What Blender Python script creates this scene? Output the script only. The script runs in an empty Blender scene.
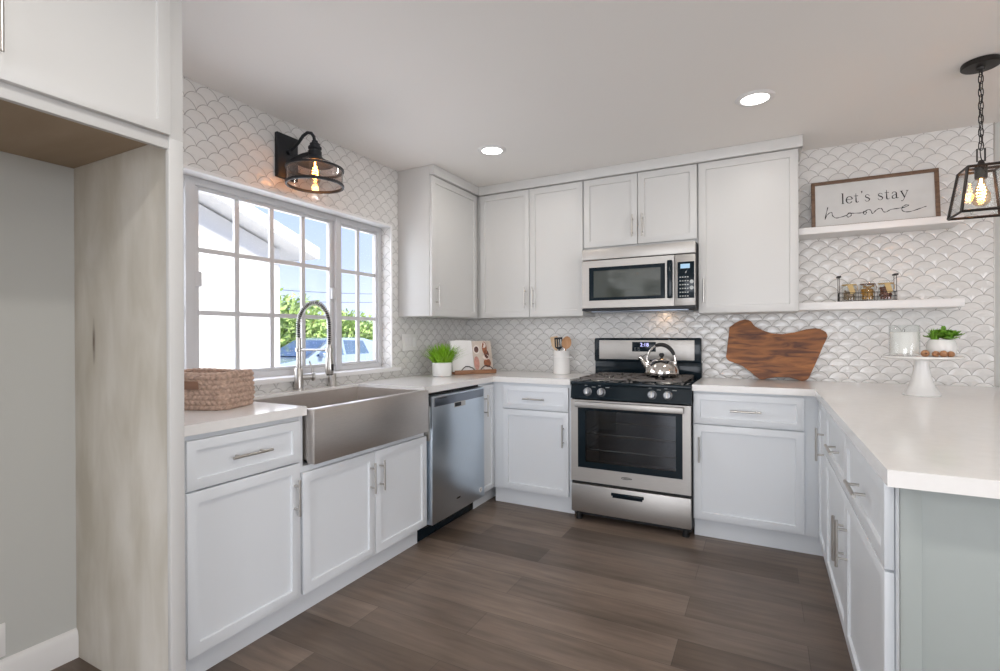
import bpy, bmesh, math, random
from mathutils import Vector, Matrix
sc = bpy.context.scene
COL = sc.collection
PI = math.pi
rnd = random.Random(7)

# ------------------------------------------------------------------ camera
H = 2.373            # ceiling height
cd = bpy.data.cameras.new('camera'); cam = bpy.data.objects.new('camera', cd); COL.objects.link(cam)
FW = Vector((-0.46586516, 0.88485314, -0.00213881)); RT = Vector((0.88485161, 0.46585427, -0.00417475)); UP = Vector((0.00269767, 0.00383740, 0.99998900))
CP = Vector((2.29495, -3.73147, 1.21394))
m = Matrix.Identity(4)
for i in range(3):
    m[i][0] = RT[i]; m[i][1] = UP[i]; m[i][2] = -FW[i]; m[i][3] = CP[i]
cam.matrix_world = m
cd.sensor_fit = 'HORIZONTAL'; cd.sensor_width = 36; cd.lens = 36 * 502.296 / 1000; cd.clip_start = 0.05
sc.camera = cam

# ------------------------------------------------------------------ world, sun, daylight, exposure
vs = sc.view_settings
sc.display_settings.display_device = 'sRGB'
vs.view_transform = 'Standard'; vs.look = 'None'; vs.gamma = 1; vs.exposure = 0.09; vs.use_curve_mapping = False
sc.cycles.max_bounces = 10; sc.cycles.diffuse_bounces = 6; sc.cycles.glossy_bounces = 6; sc.cycles.transparent_max_bounces = 16
sc.cycles.sample_clamp_indirect = 6; sc.cycles.use_denoising = True
w = bpy.data.worlds.new('sky'); sc.world = w; w.use_nodes = True
nt = w.node_tree; bg = nt.nodes['Background']
tc = nt.nodes.new('ShaderNodeTexCoord'); sx = nt.nodes.new('ShaderNodeSeparateXYZ'); cr = nt.nodes.new('ShaderNodeValToRGB')
nt.links.new(tc.outputs['Generated'], sx.inputs[0]); nt.links.new(sx.outputs['Z'], cr.inputs[0]); nt.links.new(cr.outputs[0], bg.inputs[0])
cr.color_ramp.elements[0].position = 0.0; cr.color_ramp.elements[0].color = (0.74, 0.82, 0.98, 1)
cr.color_ramp.elements[1].position = 0.5; cr.color_ramp.elements[1].color = (0.26, 0.40, 0.85, 1)
e = cr.color_ramp.elements.new(0.14); e.color = (0.50, 0.60, 0.88, 1)
bg.inputs[1].default_value = 1.45

def lamp(name, kind, loc, energy, color=(1, 1, 1), rot=None, size=None, size_y=None, aim=None, parent=None, radius=None, spot=None):
    l = bpy.data.lights.new(name, kind); l.energy = energy; l.color = color
    if kind == 'AREA':
        l.shape = 'RECTANGLE' if size_y else 'DISK'; l.size = size
        if size_y: l.size_y = size_y
    if radius is not None: l.shadow_soft_size = radius
    if spot: l.spot_size = spot; l.spot_blend = 0.6
    o = bpy.data.objects.new(name, l); COL.objects.link(o); o.location = loc
    if aim is not None: o.rotation_euler = Vector(aim).to_track_quat('-Z', 'Y').to_euler()
    if rot: o.rotation_euler = rot
    return o
sun = lamp('sun', 'SUN', (8, 3, 10), 8.0, (1.0, 0.95, 0.88), aim=(-0.76, -0.18, -0.62)); sun.data.angle = 0.22
# added fill lamps standing in for daylight, just inside unseen rear and side glazing
lamp('added_rear_fill', 'AREA', (2.2, -8.32, 1.15), 112, (0.96, 0.97, 1.0), size=3.6, size_y=2.0, aim=(0, 1, 0.06))
lamp('added_side_fill', 'AREA', (6.42, -4.6, 1.35), 72, (0.98, 0.98, 1.0), size=3.0, size_y=1.5, aim=(-1, 0, 0))
# daylight through the kitchen window
lamp('daylight_kitchen_window', 'AREA', (-0.17, -1.87, 1.47), 13, (0.92, 0.94, 1.0), size=1.7, size_y=0.9, aim=(1, 0, 0))

# ------------------------------------------------------------------ helpers
class MB:
    def __init__(s): s.bm = bmesh.new()
    def _new(s, n0): return [v for v in s.bm.verts][n0:]
    def box(s, x0, x1, y0, y1, z0, z1, b=0.0, seg=2, M=None):
        n = len(s.bm.verts)
        r = bmesh.ops.create_cube(s.bm, size=1.0)
        vv = r['verts']
        for v in vv:
            v.co = Vector(((x0 + x1) / 2 + v.co.x * abs(x1 - x0), (y0 + y1) / 2 + v.co.y * abs(y1 - y0), (z0 + z1) / 2 + v.co.z * abs(z1 - z0)))
        if M is not None:
            for v in vv: v.co = M @ v.co
        if b > 0:
            ee = list({e for v in vv for e in v.link_edges})
            bmesh.ops.bevel(s.bm, geom=ee, offset=b, segments=seg, affect='EDGES', profile=0.5)
        return s
    def faces_from(s, verts, faces):
        vs_ = [s.bm.verts.new(Vector(v)) for v in verts]
        for f in faces:
            try: s.bm.faces.new([vs_[i] for i in f])
            except ValueError: pass
        return vs_
    def prism(s, pts, a, b, f=lambda u, v, d: (u, v, d), bev=0.0, seg=2):
        n = len(pts)
        vv = s.faces_from([f(p[0], p[1], a) for p in pts] + [f(p[0], p[1], b) for p in pts],
                          [list(range(n))[::-1], list(range(n, 2 * n))] + [[i, (i + 1) % n, n + (i + 1) % n, n + i] for i in range(n)])
        if bev > 0:
            ee = list({e for v in vv for e in v.link_edges if e.calc_face_angle(0) > 0.3})
            bmesh.ops.bevel(s.bm, geom=ee, offset=bev, segments=seg, affect='EDGES', profile=0.5)
        return s
    def tube(s, path, r, seg=10, closed=False, M=None):
        P = [Vector(p) for p in path]; n = len(P)
        rr = r if isinstance(r, (list, tuple)) else [r] * n
        T = []
        for i in range(n):
            if closed: t = P[(i + 1) % n] - P[i - 1]
            else: t = P[min(i + 1, n - 1)] - P[max(i - 1, 0)]
            T.append(t.normalized())
        a = Vector((0, 0, 1)) if abs(T[0].z) < 0.9 else Vector((1, 0, 0))
        N = (a - T[0] * a.dot(T[0])).normalized()
        rings = []
        for i in range(n):
            N = (N - T[i] * N.dot(T[i]))
            N = N.normalized() if N.length > 1e-6 else T[i].orthogonal().normalized()
            B = T[i].cross(N)
            ring = []
            for k in range(seg):
                an = 2 * PI * k / seg
                co = P[i] + (N * math.cos(an) + B * math.sin(an)) * rr[i]
                ring.append(s.bm.verts.new(M @ co if M is not None else co))
            rings.append(ring)
        for i in range(n if closed else n - 1):
            A, Bq = rings[i], rings[(i + 1) % n]
            for k in range(seg):
                s.bm.faces.new((A[k], A[(k + 1) % seg], Bq[(k + 1) % seg], Bq[k]))
        if not closed:
            s.bm.faces.new(rings[0][::-1]); s.bm.faces.new(rings[-1])
        return s
    def cyl(s, p0, p1, r0, r1=None, seg=20, b=0.0):
        r1 = r0 if r1 is None else r1
        if b > 0:
            p0 = Vector(p0); p1 = Vector(p1); d = (p1 - p0).normalized()
            return s.tube([p0, p0 + d * b, p1 - d * b, p1], [r0 - b, r0, r1, r1 - b], seg)
        return s.tube([p0, p1], [r0, r1], seg)
    def lathe(s, prof, c=(0, 0, 0), seg=32, M=None):
        c = Vector(c); rings = []
        for r, z in prof:
            if r < 1e-6:
                co = c + Vector((0, 0, z)); rings.append([s.bm.verts.new(M @ co if M is not None else co)])
            else:
                ring = []
                for k in range(seg):
                    co = c + Vector((r * math.cos(2 * PI * k / seg), r * math.sin(2 * PI * k / seg), z))
                    ring.append(s.bm.verts.new(M @ co if M is not None else co))
                rings.append(ring)
        for A, B in zip(rings, rings[1:]):
            if len(A) == 1 and len(B) == 1: continue
            for k in range(seg):
                k2 = (k + 1) % seg
                if len(A) == 1: s.bm.faces.new((A[0], B[k2], B[k]))
                elif len(B) == 1: s.bm.faces.new((A[k], A[k2], B[0]))
                else: s.bm.faces.new((A[k], A[k2], B[k2], B[k]))
        return s
    def ribbon(s, pts, wd, f, d0, d1):
        """flat stroke in a plane: pts 2D, wd widths, f maps (u, v, d) to space"""
        P = [Vector((p[0], p[1])) for p in pts]; n = len(P); L = []; R = []
        ww = wd if isinstance(wd, (list, tuple)) else [wd] * n
        for i in range(n):
            t = (P[min(i + 1, n - 1)] - P[max(i - 1, 0)]).normalized(); nn = Vector((-t.y, t.x))
            L.append(P[i] + nn * ww[i] / 2); R.append(P[i] - nn * ww[i] / 2)
        v = []
        for i in range(n):
            for q, d in ((L[i], d0), (R[i], d0), (R[i], d1), (L[i], d1)): v.append(f(q.x, q.y, d))
        fc = []
        for i in range(n - 1):
            a = 4 * i; b = a + 4
            for k in range(4): fc.append([a + k, a + (k + 1) % 4, b + (k + 1) % 4, b + k])
        fc.append([0, 1, 2, 3]); fc.append([4 * n - 4 + k for k in (3, 2, 1, 0)])
        s.faces_from(v, fc); return s
    def shaker(s, F, u0, u1, v0, v1, d0, d1, st=0.058, rec=0.009, b=0.0018):
        """framed slab with a sunken flat panel"""
        q = [(u0, v0), (u1, v0), (u1, v1), (u0, v1)]
        vv = s.faces_from([F(u, v, d0) for u, v in q] + [F(u, v, d1) for u, v in q],
                          [[3, 2, 1, 0], [4, 5, 6, 7]] + [[i, (i + 1) % 4, 4 + (i + 1) % 4, 4 + i] for i in range(4)])
        bmesh.ops.recalc_face_normals(s.bm, faces=list({f for v in vv for f in v.link_faces}))
        s.bm.faces.ensure_lookup_table()
        front = [f for f in vv[4].link_faces if all(v in vv[4:] for v in f.verts)][0]
        ee = [e for v in vv for e in v.link_edges]
        bmesh.ops.inset_individual(s.bm, faces=[front], thickness=st, depth=0)
        bmesh.ops.inset_individual(s.bm, faces=[front], thickness=0.003, depth=-rec)
        oe = [e for e in set(ee) if e.is_valid]
        bmesh.ops.bevel(s.bm, geom=oe, offset=b, segments=2, affect='EDGES', profile=0.5)
        return s

def FY(pos): return lambda u, v, d: (u, pos - d, v)       # plane facing -y
def FXP(pos): return lambda u, v, d: (pos + d, u, v)      # plane facing +x, u is y
def FXM(pos): return lambda u, v, d: (pos - d, u, v)      # plane facing -x, u is y

ORG = {}
def tag(o, label=None, cat=None, group=None, kind=None):
    if label: o['label'] = label
    if cat: o['category'] = cat
    if group: o['group'] = group
    if kind: o['kind'] = kind
    return o
def thing(name, label, cat, loc=(0, 0, 0), rot=(0, 0, 0), group=None):
    o = bpy.data.objects.new(name, None); COL.objects.link(o); o.empty_display_size = 0.05
    o.location = loc; o.rotation_euler = rot; ORG[o.name] = Vector(loc)
    return tag(o, label, cat, group)
def mesh(name, mb, mat, parent=None, local=False, label=None, smooth=38, origin=None):
    bm = mb.bm
    bmesh.ops.recalc_face_normals(bm, faces=bm.faces[:])
    off = Vector((0, 0, 0))
    if parent is not None and not local: off = ORG[parent.name]
    elif parent is None and origin is not None: off = Vector(origin)
    if off.length > 0:
        for v in bm.verts: v.co -= off
    me = bpy.data.meshes.new(name); bm.to_mesh(me); bm.free()
    for p in me.polygons: p.use_smooth = True
    me.set_sharp_from_angle(angle=math.radians(smooth))
    o = bpy.data.objects.new(name, me); COL.objects.link(o)
    if mat: me.materials.append(mat)
    if parent is not None:
        o.parent = parent; ORG[o.name] = ORG[parent.name]
    else:
        o.location = off; ORG[o.name] = off
    if label: o['label'] = label
    return o
def solo(name, mb, mat, label, cat, group=None, origin=None):
    return tag(mesh(name, mb, mat, origin=origin), label, cat, group)
def struct(name, mb, mat, parent=None, smooth=38):
    o = mesh(name, mb, mat, parent, smooth=smooth); o['kind'] = 'structure'; return o
def text(name, body, size, M, mat, parent, ext=0.0004):
    c = bpy.data.curves.new(name, 'FONT'); c.body = body; c.size = size; c.extrude = ext; c.align_x = 'CENTER'; c.align_y = 'CENTER'
    tmp = bpy.data.objects.new(name, c); me = bpy.data.meshes.new_from_object(tmp); bpy.data.objects.remove(tmp)
    o = bpy.data.objects.new(name, me); COL.objects.link(o); me.materials.clear(); me.materials.append(mat); o.parent = parent
    o.matrix_local = M; ORG[o.name] = ORG[parent.name]; return o

# ------------------------------------------------------------------ materials
def mat(name, col, rough=0.5, metal=0.0, spec=None, coat=0.0, noise=0.0, nscale=8.0, bump=0.0, bscale=60.0, emit=None, estr=0.0, stretch=None):
    M = bpy.data.materials.new(name); M.use_nodes = True; t = M.node_tree; b = t.nodes['Principled BSDF']
    b.inputs['Base Color'].default_value = (*col, 1); b.inputs['Roughness'].default_value = rough; b.inputs['Metallic'].default_value = metal
    if spec is not None: b.inputs['Specular IOR Level'].default_value = spec
    if coat: b.inputs['Coat Weight'].default_value = coat; b.inputs['Coat Roughness'].default_value = 0.08
    if emit: b.inputs['Emission Color'].default_value = (*emit, 1); b.inputs['Emission Strength'].default_value = estr
    if noise or bump:
        tcn = t.nodes.new('ShaderNodeTexCoord'); mp = t.nodes.new('ShaderNodeMapping'); t.links.new(tcn.outputs['Object'], mp.inputs[0])
        if stretch: mp.inputs['Scale'].default_value = stretch
    if noise:
        n = t.nodes.new('ShaderNodeTexNoise'); n.inputs['Scale'].default_value = nscale; n.inputs['Detail'].default_value = 5
        t.links.new(mp.outputs[0], n.inputs['Vector'])
        r = t.nodes.new('ShaderNodeMapRange'); r.inputs['From Min'].default_value = 0.3; r.inputs['From Max'].default_value = 0.7
        r.inputs['To Min'].default_value = 1 - noise; r.inputs['To Max'].default_value = 1 + noise
        t.links.new(n.outputs['Fac'], r.inputs[0])
        mx = t.nodes.new('ShaderNodeVectorMath'); mx.operation = 'SCALE'; mx.inputs[0].default_value = col
        t.links.new(r.outputs[0], mx.inputs['Scale']); t.links.new(mx.outputs[0], b.inputs['Base Color'])
    if bump:
        n2 = t.nodes.new('ShaderNodeTexNoise'); n2.inputs['Scale'].default_value = bscale; n2.inputs['Detail'].default_value = 3
        t.links.new(mp.outputs[0], n2.inputs['Vector'])
        bp = t.nodes.new('ShaderNodeBump'); bp.inputs['Strength'].default_value = bump; bp.inputs['Distance'].default_value = 0.002
        t.links.new(n2.outputs['Fac'], bp.inputs['Height']); t.links.new(bp.outputs[0], b.inputs['Normal'])
    return M

def glass_mat(name, tint=(1, 1, 1), rough=0.02, refl=1.0):
    M = bpy.data.materials.new(name); M.use_nodes = True; t = M.node_tree; t.nodes.remove(t.nodes['Principled BSDF'])
    tr = t.nodes.new('ShaderNodeBsdfTransparent'); tr.inputs[0].default_value = (*tint, 1)
    gl = t.nodes.new('ShaderNodeBsdfGlossy'); gl.inputs['Roughness'].default_value = rough
    ge = t.nodes.new('ShaderNodeNewGeometry'); dt = t.nodes.new('ShaderNodeVectorMath'); dt.operation = 'DOT_PRODUCT'
    t.links.new(ge.outputs['Normal'], dt.inputs[0]); t.links.new(ge.outputs['Incoming'], dt.inputs[1]); g = NG(M)
    c5 = g.m('POWER', g.m('SUBTRACT', 1.0, g.m('MINIMUM', g.m('ABSOLUTE', dt.outputs['Value']), 1.0)), 5.0)
    mu = g.m('MINIMUM', g.m('MULTIPLY', g.m('ADD', 0.04, g.m('MULTIPLY', c5, 0.9)), refl), 0.95)
    mx = t.nodes.new('ShaderNodeMixShader'); t.links.new(mu, mx.inputs[0]); t.links.new(tr.outputs[0], mx.inputs[1]); t.links.new(gl.outputs[0], mx.inputs[2])
    t.links.new(mx.outputs[0], t.nodes['Material Output'].inputs[0]); return M

class NG:
    """tiny node-expression builder"""
    def __init__(s, M): s.t = M.node_tree
    def m(s, op, a, b=None, c=None):
        n = s.t.nodes.new('ShaderNodeMath'); n.operation = op
        for i, x in enumerate((a, b, c)):
            if x is None: continue
            if isinstance(x, (int, float)): n.inputs[i].default_value = x
            else: s.t.links.new(x, n.inputs[i])
        return n.outputs[0]

def tile_mat():
    M = bpy.data.materials.new('fan_tile'); M.use_nodes = True; g = NG(M); t = M.node_tree; b = t.nodes['Principled BSDF']
    tcn = t.nodes.new('ShaderNodeTexCoord'); ge = t.nodes.new('ShaderNodeNewGeometry')
    sp = t.nodes.new('ShaderNodeSeparateXYZ'); t.links.new(tcn.outputs['Object'], sp.inputs[0])
    sn = t.nodes.new('ShaderNodeSeparateXYZ'); t.links.new(ge.outputs['True Normal'], sn.inputs[0])
    isx = g.m('GREATER_THAN', g.m('ABSOLUTE', sn.outputs['X']), 0.5)
    isz = g.m('GREATER_THAN', g.m('ABSOLUTE', sn.outputs['Z']), 0.5)
    isx = g.m('MAXIMUM', isx, isz)
    u = g.m('ADD', g.m('MULTIPLY', isx, sp.outputs['Y']), g.m('MULTIPLY', g.m('SUBTRACT', 1.0, isx), sp.outputs['X']))
    vz = g.m('ADD', g.m('MULTIPLY', isz, sp.outputs['X']), g.m('MULTIPLY', g.m('SUBTRACT', 1.0, isz), sp.outputs['Z']))
    W, h = 0.104, 0.041; R = (W * W / 4 + h * h) / (2 * h)
    tt = g.m('ADD', g.m('DIVIDE', g.m('SUBTRACT', vz, 1.342), h), 100.0)
    j = g.m('FLOOR', tt); fr = g.m('SUBTRACT', tt, j)
    par = g.m('MODULO', g.m('ADD', j, 1.0), 2.0)
    s = g.m('SUBTRACT', g.m('DIVIDE', g.m('SUBTRACT', u, 2.129), W), g.m('MULTIPLY', par, 0.5))
    s = g.m('ADD', s, 100.0)
    ir = g.m('FLOOR', g.m('ADD', s, 0.5)); ds = g.m('SUBTRACT', s, ir)
    du = g.m('MULTIPLY', ds, W); dv = g.m('SUBTRACT', g.m('MULTIPLY', fr, h), h - R)
    dist = g.m('SQRT', g.m('ADD', g.m('MULTIPLY', du, du), g.m('MULTIPLY', dv, dv)))
    sd = g.m('SUBTRACT', dist, R); ad = g.m('ABSOLUTE', sd)
    grout = t.nodes.new('ShaderNodeMapRange'); grout.inputs['From Min'].default_value = 0.0007; grout.inputs['From Max'].default_value = 0.0019
    grout.inputs['To Min'].default_value = 1; grout.inputs['To Max'].default_value = 0; t.links.new(ad, grout.inputs[0])
    outs = g.m('GREATER_THAN', sd, 0.0)
    idx = g.m('ADD', g.m('ADD', ir, g.m('MULTIPLY', par, 0.5)), g.m('MULTIPLY', outs, g.m('MULTIPLY', g.m('SIGN', ds), 0.5)))
    idy = g.m('ADD', j, outs)
    cx = t.nodes.new('ShaderNodeCombineXYZ'); t.links.new(idx, cx.inputs[0]); t.links.new(idy, cx.inputs[1]); t.links.new(isx, cx.inputs[2])
    wn = t.nodes.new('ShaderNodeTexWhiteNoise'); wn.noise_dimensions = '3D'; t.links.new(cx.outputs[0], wn.inputs['Vector'])
    tone = g.m('ADD', 0.965, g.m('MULTIPLY', wn.outputs['Value'], 0.07))
    tv = t.nodes.new('ShaderNodeVectorMath'); tv.operation = 'SCALE'; tv.inputs[0].default_value = (0.73, 0.72, 0.70); t.links.new(tone, tv.inputs['Scale'])
    mx = t.nodes.new('ShaderNodeMix'); mx.data_type = 'RGBA'; t.links.new(grout.outputs[0], mx.inputs[0])
    t.links.new(tv.outputs[0], mx.inputs[6]); mx.inputs[7].default_value = (0.33, 0.315, 0.30, 1)
    t.links.new(mx.outputs[2], b.inputs['Base Color'])
    rg = g.m('ADD', 0.11, g.m('MULTIPLY', grout.outputs[0], 0.5)); t.links.new(rg, b.inputs['Roughness'])
    pil = g.m('MINIMUM', g.m('DIVIDE', ad, 0.020), 1.0); pil = g.m('SQRT', g.m('MAXIMUM', pil, 0.0001))
    nz = t.nodes.new('ShaderNodeTexNoise'); nz.inputs['Scale'].default_value = 22; t.links.new(tcn.outputs['Object'], nz.inputs['Vector'])
    hgt = g.m('ADD', pil, g.m('MULTIPLY', nz.outputs['Fac'], 1.2))
    bp = t.nodes.new('ShaderNodeBump'); bp.inputs['Strength'].default_value = 0.85; bp.inputs['Distance'].default_value = 0.004
    t.links.new(hgt, bp.inputs['Height']); t.links.new(bp.outputs[0], b.inputs['Normal'])
    return M

def floor_mat():
    M = bpy.data.materials.new('plank_floor'); M.use_nodes = True; g = NG(M); t = M.node_tree; b = t.nodes['Principled BSDF']
    tcn = t.nodes.new('ShaderNodeTexCoord')
    br = t.nodes.new('ShaderNodeTexBrick'); t.links.new(tcn.outputs['Object'], br.inputs['Vector'])
    br.offset = 0.37; br.inputs['Scale'].default_value = 1; br.inputs['Mortar Size'].default_value = 0.0012; br.inputs['Brick Width'].default_value = 1.22
    br.inputs['Row Height'].default_value = 0.182; br.inputs['Bias'].default_value = 0.0; br.inputs['Mortar Smooth'].default_value = 0.3
    br.inputs['Color1'].default_value = (0.108, 0.078, 0.058, 1); br.inputs['Color2'].default_value = (0.215, 0.163, 0.128, 1); br.inputs['Mortar'].default_value = (0.075, 0.056, 0.045, 1)
    mp = t.nodes.new('ShaderNodeMapping'); mp.inputs['Scale'].default_value = (1.2, 14, 1); t.links.new(tcn.outputs['Object'], mp.inputs[0])
    n = t.nodes.new('ShaderNodeTexNoise'); n.inputs['Scale'].default_value = 2.2; n.inputs['Detail'].default_value = 7; n.inputs['Roughness'].default_value = 0.6; t.links.new(mp.outputs[0], n.inputs['Vector'])
    mp2 = t.nodes.new('ShaderNodeMapping'); mp2.inputs['Scale'].default_value = (1.0, 3.0, 1); t.links.new(tcn.outputs['Object'], mp2.inputs[0])
    n2 = t.nodes.new('ShaderNodeTexNoise'); n2.inputs['Scale'].default_value = 2.0; n2.inputs['Detail'].default_value = 3; t.links.new(mp2.outputs[0], n2.inputs['Vector'])
    k = g.m('ADD', g.m('MULTIPLY', n.outputs['Fac'], 0.95), g.m('MULTIPLY', n2.outputs['Fac'], 0.8))
    k = g.m('ADD', g.m('MULTIPLY', g.m('SUBTRACT', k, 0.87), 1.25), 1.0)
    mv = t.nodes.new('ShaderNodeVectorMath'); mv.operation = 'SCALE'; t.links.new(br.outputs['Color'], mv.inputs[0]); t.links.new(k, mv.inputs['Scale'])
    t.links.new(mv.outputs[0], b.inputs['Base Color'])
    b.inputs['Roughness'].default_value = 0.36; b.inputs['Specular IOR Level'].default_value = 0.4
    bp = t.nodes.new('ShaderNodeBump'); bp.inputs['Strength'].default_value = 0.15; bp.inputs['Distance'].default_value = 0.002
    t.links.new(g.m('SUBTRACT', n.outputs['Fac'], g.m('MULTIPLY', br.outputs['Fac'], 1.0)), bp.inputs['Height']); t.links.new(bp.outputs[0], b.inputs['Normal'])
    return M

def wood_mat(name, c1, c2, scale=6.0, stretch=(1, 1, 12), rough=0.45, dist=3.0):
    M = bpy.data.materials.new(name); M.use_nodes = True; t = M.node_tree; b = t.nodes['Principled BSDF']
    tcn = t.nodes.new('ShaderNodeTexCoord'); mp = t.nodes.new('ShaderNodeMapping'); mp.inputs['Scale'].default_value = stretch; t.links.new(tcn.outputs['Object'], mp.inputs[0])
    n = t.nodes.new('ShaderNodeTexNoise'); n.inputs['Scale'].default_value = scale; n.inputs['Detail'].default_value = 6; n.inputs['Distortion'].default_value = dist * 0.3; t.links.new(mp.outputs[0], n.inputs['Vector'])
    r = t.nodes.new('ShaderNodeValToRGB'); r.color_ramp.elements[0].position = 0.33; r.color_ramp.elements[1].position = 0.68
    r.color_ramp.elements[0].color = (*c1, 1); r.color_ramp.elements[1].color = (*c2, 1); t.links.new(n.outputs['Fac'], r.inputs[0])
    t.links.new(r.outputs[0], b.inputs['Base Color']); b.inputs['Roughness'].default_value = rough
    return M

def ply_mat():
    """unfinished plywood with a dark scuff"""
    M = wood_mat('raw_plywood', (0.60, 0.56, 0.48), (0.76, 0.73, 0.67), 2.6, (3.0, 3.0, 1.0), 0.7, 1.0)
    t = M.node_tree; b = t.nodes['Principled BSDF']; src = b.inputs['Base Color'].links[0].from_socket; g = NG(M)
    tcn = t.nodes.new('ShaderNodeTexCoord'); sp = t.nodes.new('ShaderNodeSeparateXYZ'); t.links.new(tcn.outputs['Object'], sp.inputs[0])
    nz = t.nodes.new('ShaderNodeTexNoise'); nz.inputs['Scale'].default_value = 25; t.links.new(tcn.outputs['Object'], nz.inputs['Vector'])
    dx = g.m('DIVIDE', g.m('SUBTRACT', sp.outputs['X'], SCUFF[0]), 0.013); dz = g.m('DIVIDE', g.m('SUBTRACT', sp.outputs['Z'], SCUFF[1]), 0.085)
    d = g.m('SQRT', g.m('ADD', g.m('MULTIPLY', dx, dx), g.m('MULTIPLY', dz, dz)))
    d = g.m('ADD', d, g.m('MULTIPLY', nz.outputs['Fac'], 0.5))
    mr = t.nodes.new('ShaderNodeMapRange'); mr.inputs['From Min'].default_value = 0.4; mr.inputs['From Max'].default_value = 1.3; mr.inputs['To Min'].default_value = 0.92; mr.inputs['To Max'].default_value = 0
    t.links.new(d, mr.inputs[0])
    mx = t.nodes.new('ShaderNodeMix'); mx.data_type = 'RGBA'; t.links.new(mr.outputs[0], mx.inputs[0]); t.links.new(src, mx.inputs[6]); mx.inputs[7].default_value = (0.13, 0.085, 0.05, 1)
    t.links.new(mx.outputs[2], b.inputs['Base Color']); return M
SCUFF = (-0.178, 1.19)

WHITE = mat('white_cabinet_paint', (0.62, 0.615, 0.60), 0.38, bump=0.03, bscale=90)
COOL = mat('cool_white_cabinet_paint', (0.75, 0.78, 0.81), 0.38, bump=0.03, bscale=90)
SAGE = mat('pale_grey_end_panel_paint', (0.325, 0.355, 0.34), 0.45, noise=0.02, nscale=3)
TILE = tile_mat(); FLOOR = floor_mat()
CEIL = mat('ceiling_paint', (0.88, 0.86, 0.83), 0.85, bump=0.12, bscale=35)
PAINT = mat('grey_wall_paint', (0.52, 0.52, 0.51), 0.8, bump=0.1, bscale=60)
LPAINT = mat('pale_wall_paint', (0.54, 0.545, 0.52), 0.8, bump=0.1, bscale=60)
TRIMW = mat('white_trim_paint', (0.80, 0.79, 0.78), 0.4, noise=0.01)
VINYL = mat('window_vinyl', (0.60, 0.60, 0.61), 0.4, noise=0.01)
QUARTZ = mat('white_quartz', (0.80, 0.785, 0.765), 0.13, noise=0.02, nscale=25)
SINKS = mat('sink_steel', (0.62, 0.58, 0.545), 0.38, 1.0, noise=0.05, nscale=30, stretch=(1, 1, 30))
STEEL = mat('brushed_steel', (0.49, 0.47, 0.445), 0.46, 1.0, noise=0.05, nscale=30, stretch=(1, 1, 30))
STEELD = mat('dishwasher_steel', (0.62, 0.70, 0.78), 0.28, 1.0, noise=0.04, nscale=20, stretch=(30, 30, 1))
STEELX = mat('dark_steel_strip', (0.25, 0.28, 0.33), 0.3, 1.0, noise=0.04)
KNOBM = mat('satin_grey_knob', (0.30, 0.31, 0.33), 0.35, 0.8, noise=0.03)
NICKEL = mat('brushed_nickel', (0.55, 0.53, 0.50), 0.3, 1.0, noise=0.03)
CHROME = mat('polished_steel', (0.75, 0.72, 0.69), 0.06, 1.0, noise=0.01)
BLACKG = mat('black_enamel', (0.008, 0.015, 0.021), 0.10, spec=0.22, noise=0.02)
BLACKM = mat('black_matte', (0.013, 0.013, 0.014), 0.55, noise=0.02)
IRON = mat('cast_iron_grate', (0.13, 0.115, 0.105), 0.5, noise=0.1, nscale=40)
BRONZE = mat('oil_rubbed_bronze', (0.022, 0.019, 0.017), 0.45, 0.4, noise=0.1, nscale=20)
CHARC = mat('charcoal_iron', (0.018, 0.020, 0.024), 0.5, 0.3, noise=0.1, nscale=20)
PLY = ply_mat()
RAWB = wood_mat('raw_brown_plywood', (0.35, 0.265, 0.185), (0.42, 0.325, 0.235), 2.0, (1.0, 4.0, 1.0), 0.75, 1.0)
GLASS = glass_mat('clear_glass', (0.98, 0.99, 0.99))
OVENG = glass_mat('oven_glass', (0.62, 0.66, 0.70), 0.03, 1.8)
SMOKEG = glass_mat('sconce_glass', (0.74, 0.68, 0.65), 0.03, 2.0)
AMBERG = glass_mat('bulb_glass', (1.0, 0.86, 0.70), 0.03, 1.0)
CERAM = mat('white_glazed_ceramic', (0.80, 0.79, 0.77), 0.18, noise=0.01)
WAX = mat('candle_wax', (0.82, 0.80, 0.76), 0.5, noise=0.01)
FILA = mat('glowing_filament', (1, 0.6, 0.3), 0.5, emit=(1.0, 0.50, 0.16), estr=45)
LENS = mat('downlight_lens', (1, 1, 1), 0.5, emit=(1.0, 0.98, 0.95), estr=9)
LCD = mat('lit_display', (0.2, 0.2, 0.5), 0.3, emit=(0.55, 0.55, 1.0), estr=1.6)
LCDB = mat('blue_display', (0.2, 0.3, 0.4), 0.3, emit=(0.35, 0.60, 0.80), estr=0.55)
PRINT = mat('grey_print', (0.45, 0.47, 0.47), 0.5, noise=0.02)
INK = mat('black_ink', (0.012, 0.012, 0.014), 0.7, noise=0.02)
SIGNW = mat('sign_board_white', (0.62, 0.62, 0.61), 0.7, noise=0.04, nscale=12)
WALNUT = wood_mat('walnut_frame', (0.11, 0.062, 0.038), (0.19, 0.115, 0.07), 8, (2, 8, 8), 0.5)
BOARDW = wood_mat('live_edge_slab', (0.085, 0.022, 0.006), (0.42, 0.155, 0.038), 3.2, (1.6, 6, 9), 0.5, 3.5)
SPOONW = wood_mat('beech_spoon', (0.42, 0.22, 0.10), (0.55, 0.31, 0.16), 8, (6, 6, 1), 0.5)
PALEW = wood_mat('pale_wood', (0.55, 0.38, 0.22), (0.68, 0.50, 0.32), 8, (6, 6, 1), 0.5)
STANDW = wood_mat('stand_wood', (0.26, 0.12, 0.06), (0.38, 0.19, 0.10), 6, (2, 8, 8), 0.5)
LEATHER = mat('brown_leather', (0.20, 0.105, 0.065), 0.6, noise=0.1, nscale=30)
GREEN = mat('bright_grass_green', (0.24, 0.48, 0.018), 0.5, noise=0.3, nscale=14)
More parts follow.
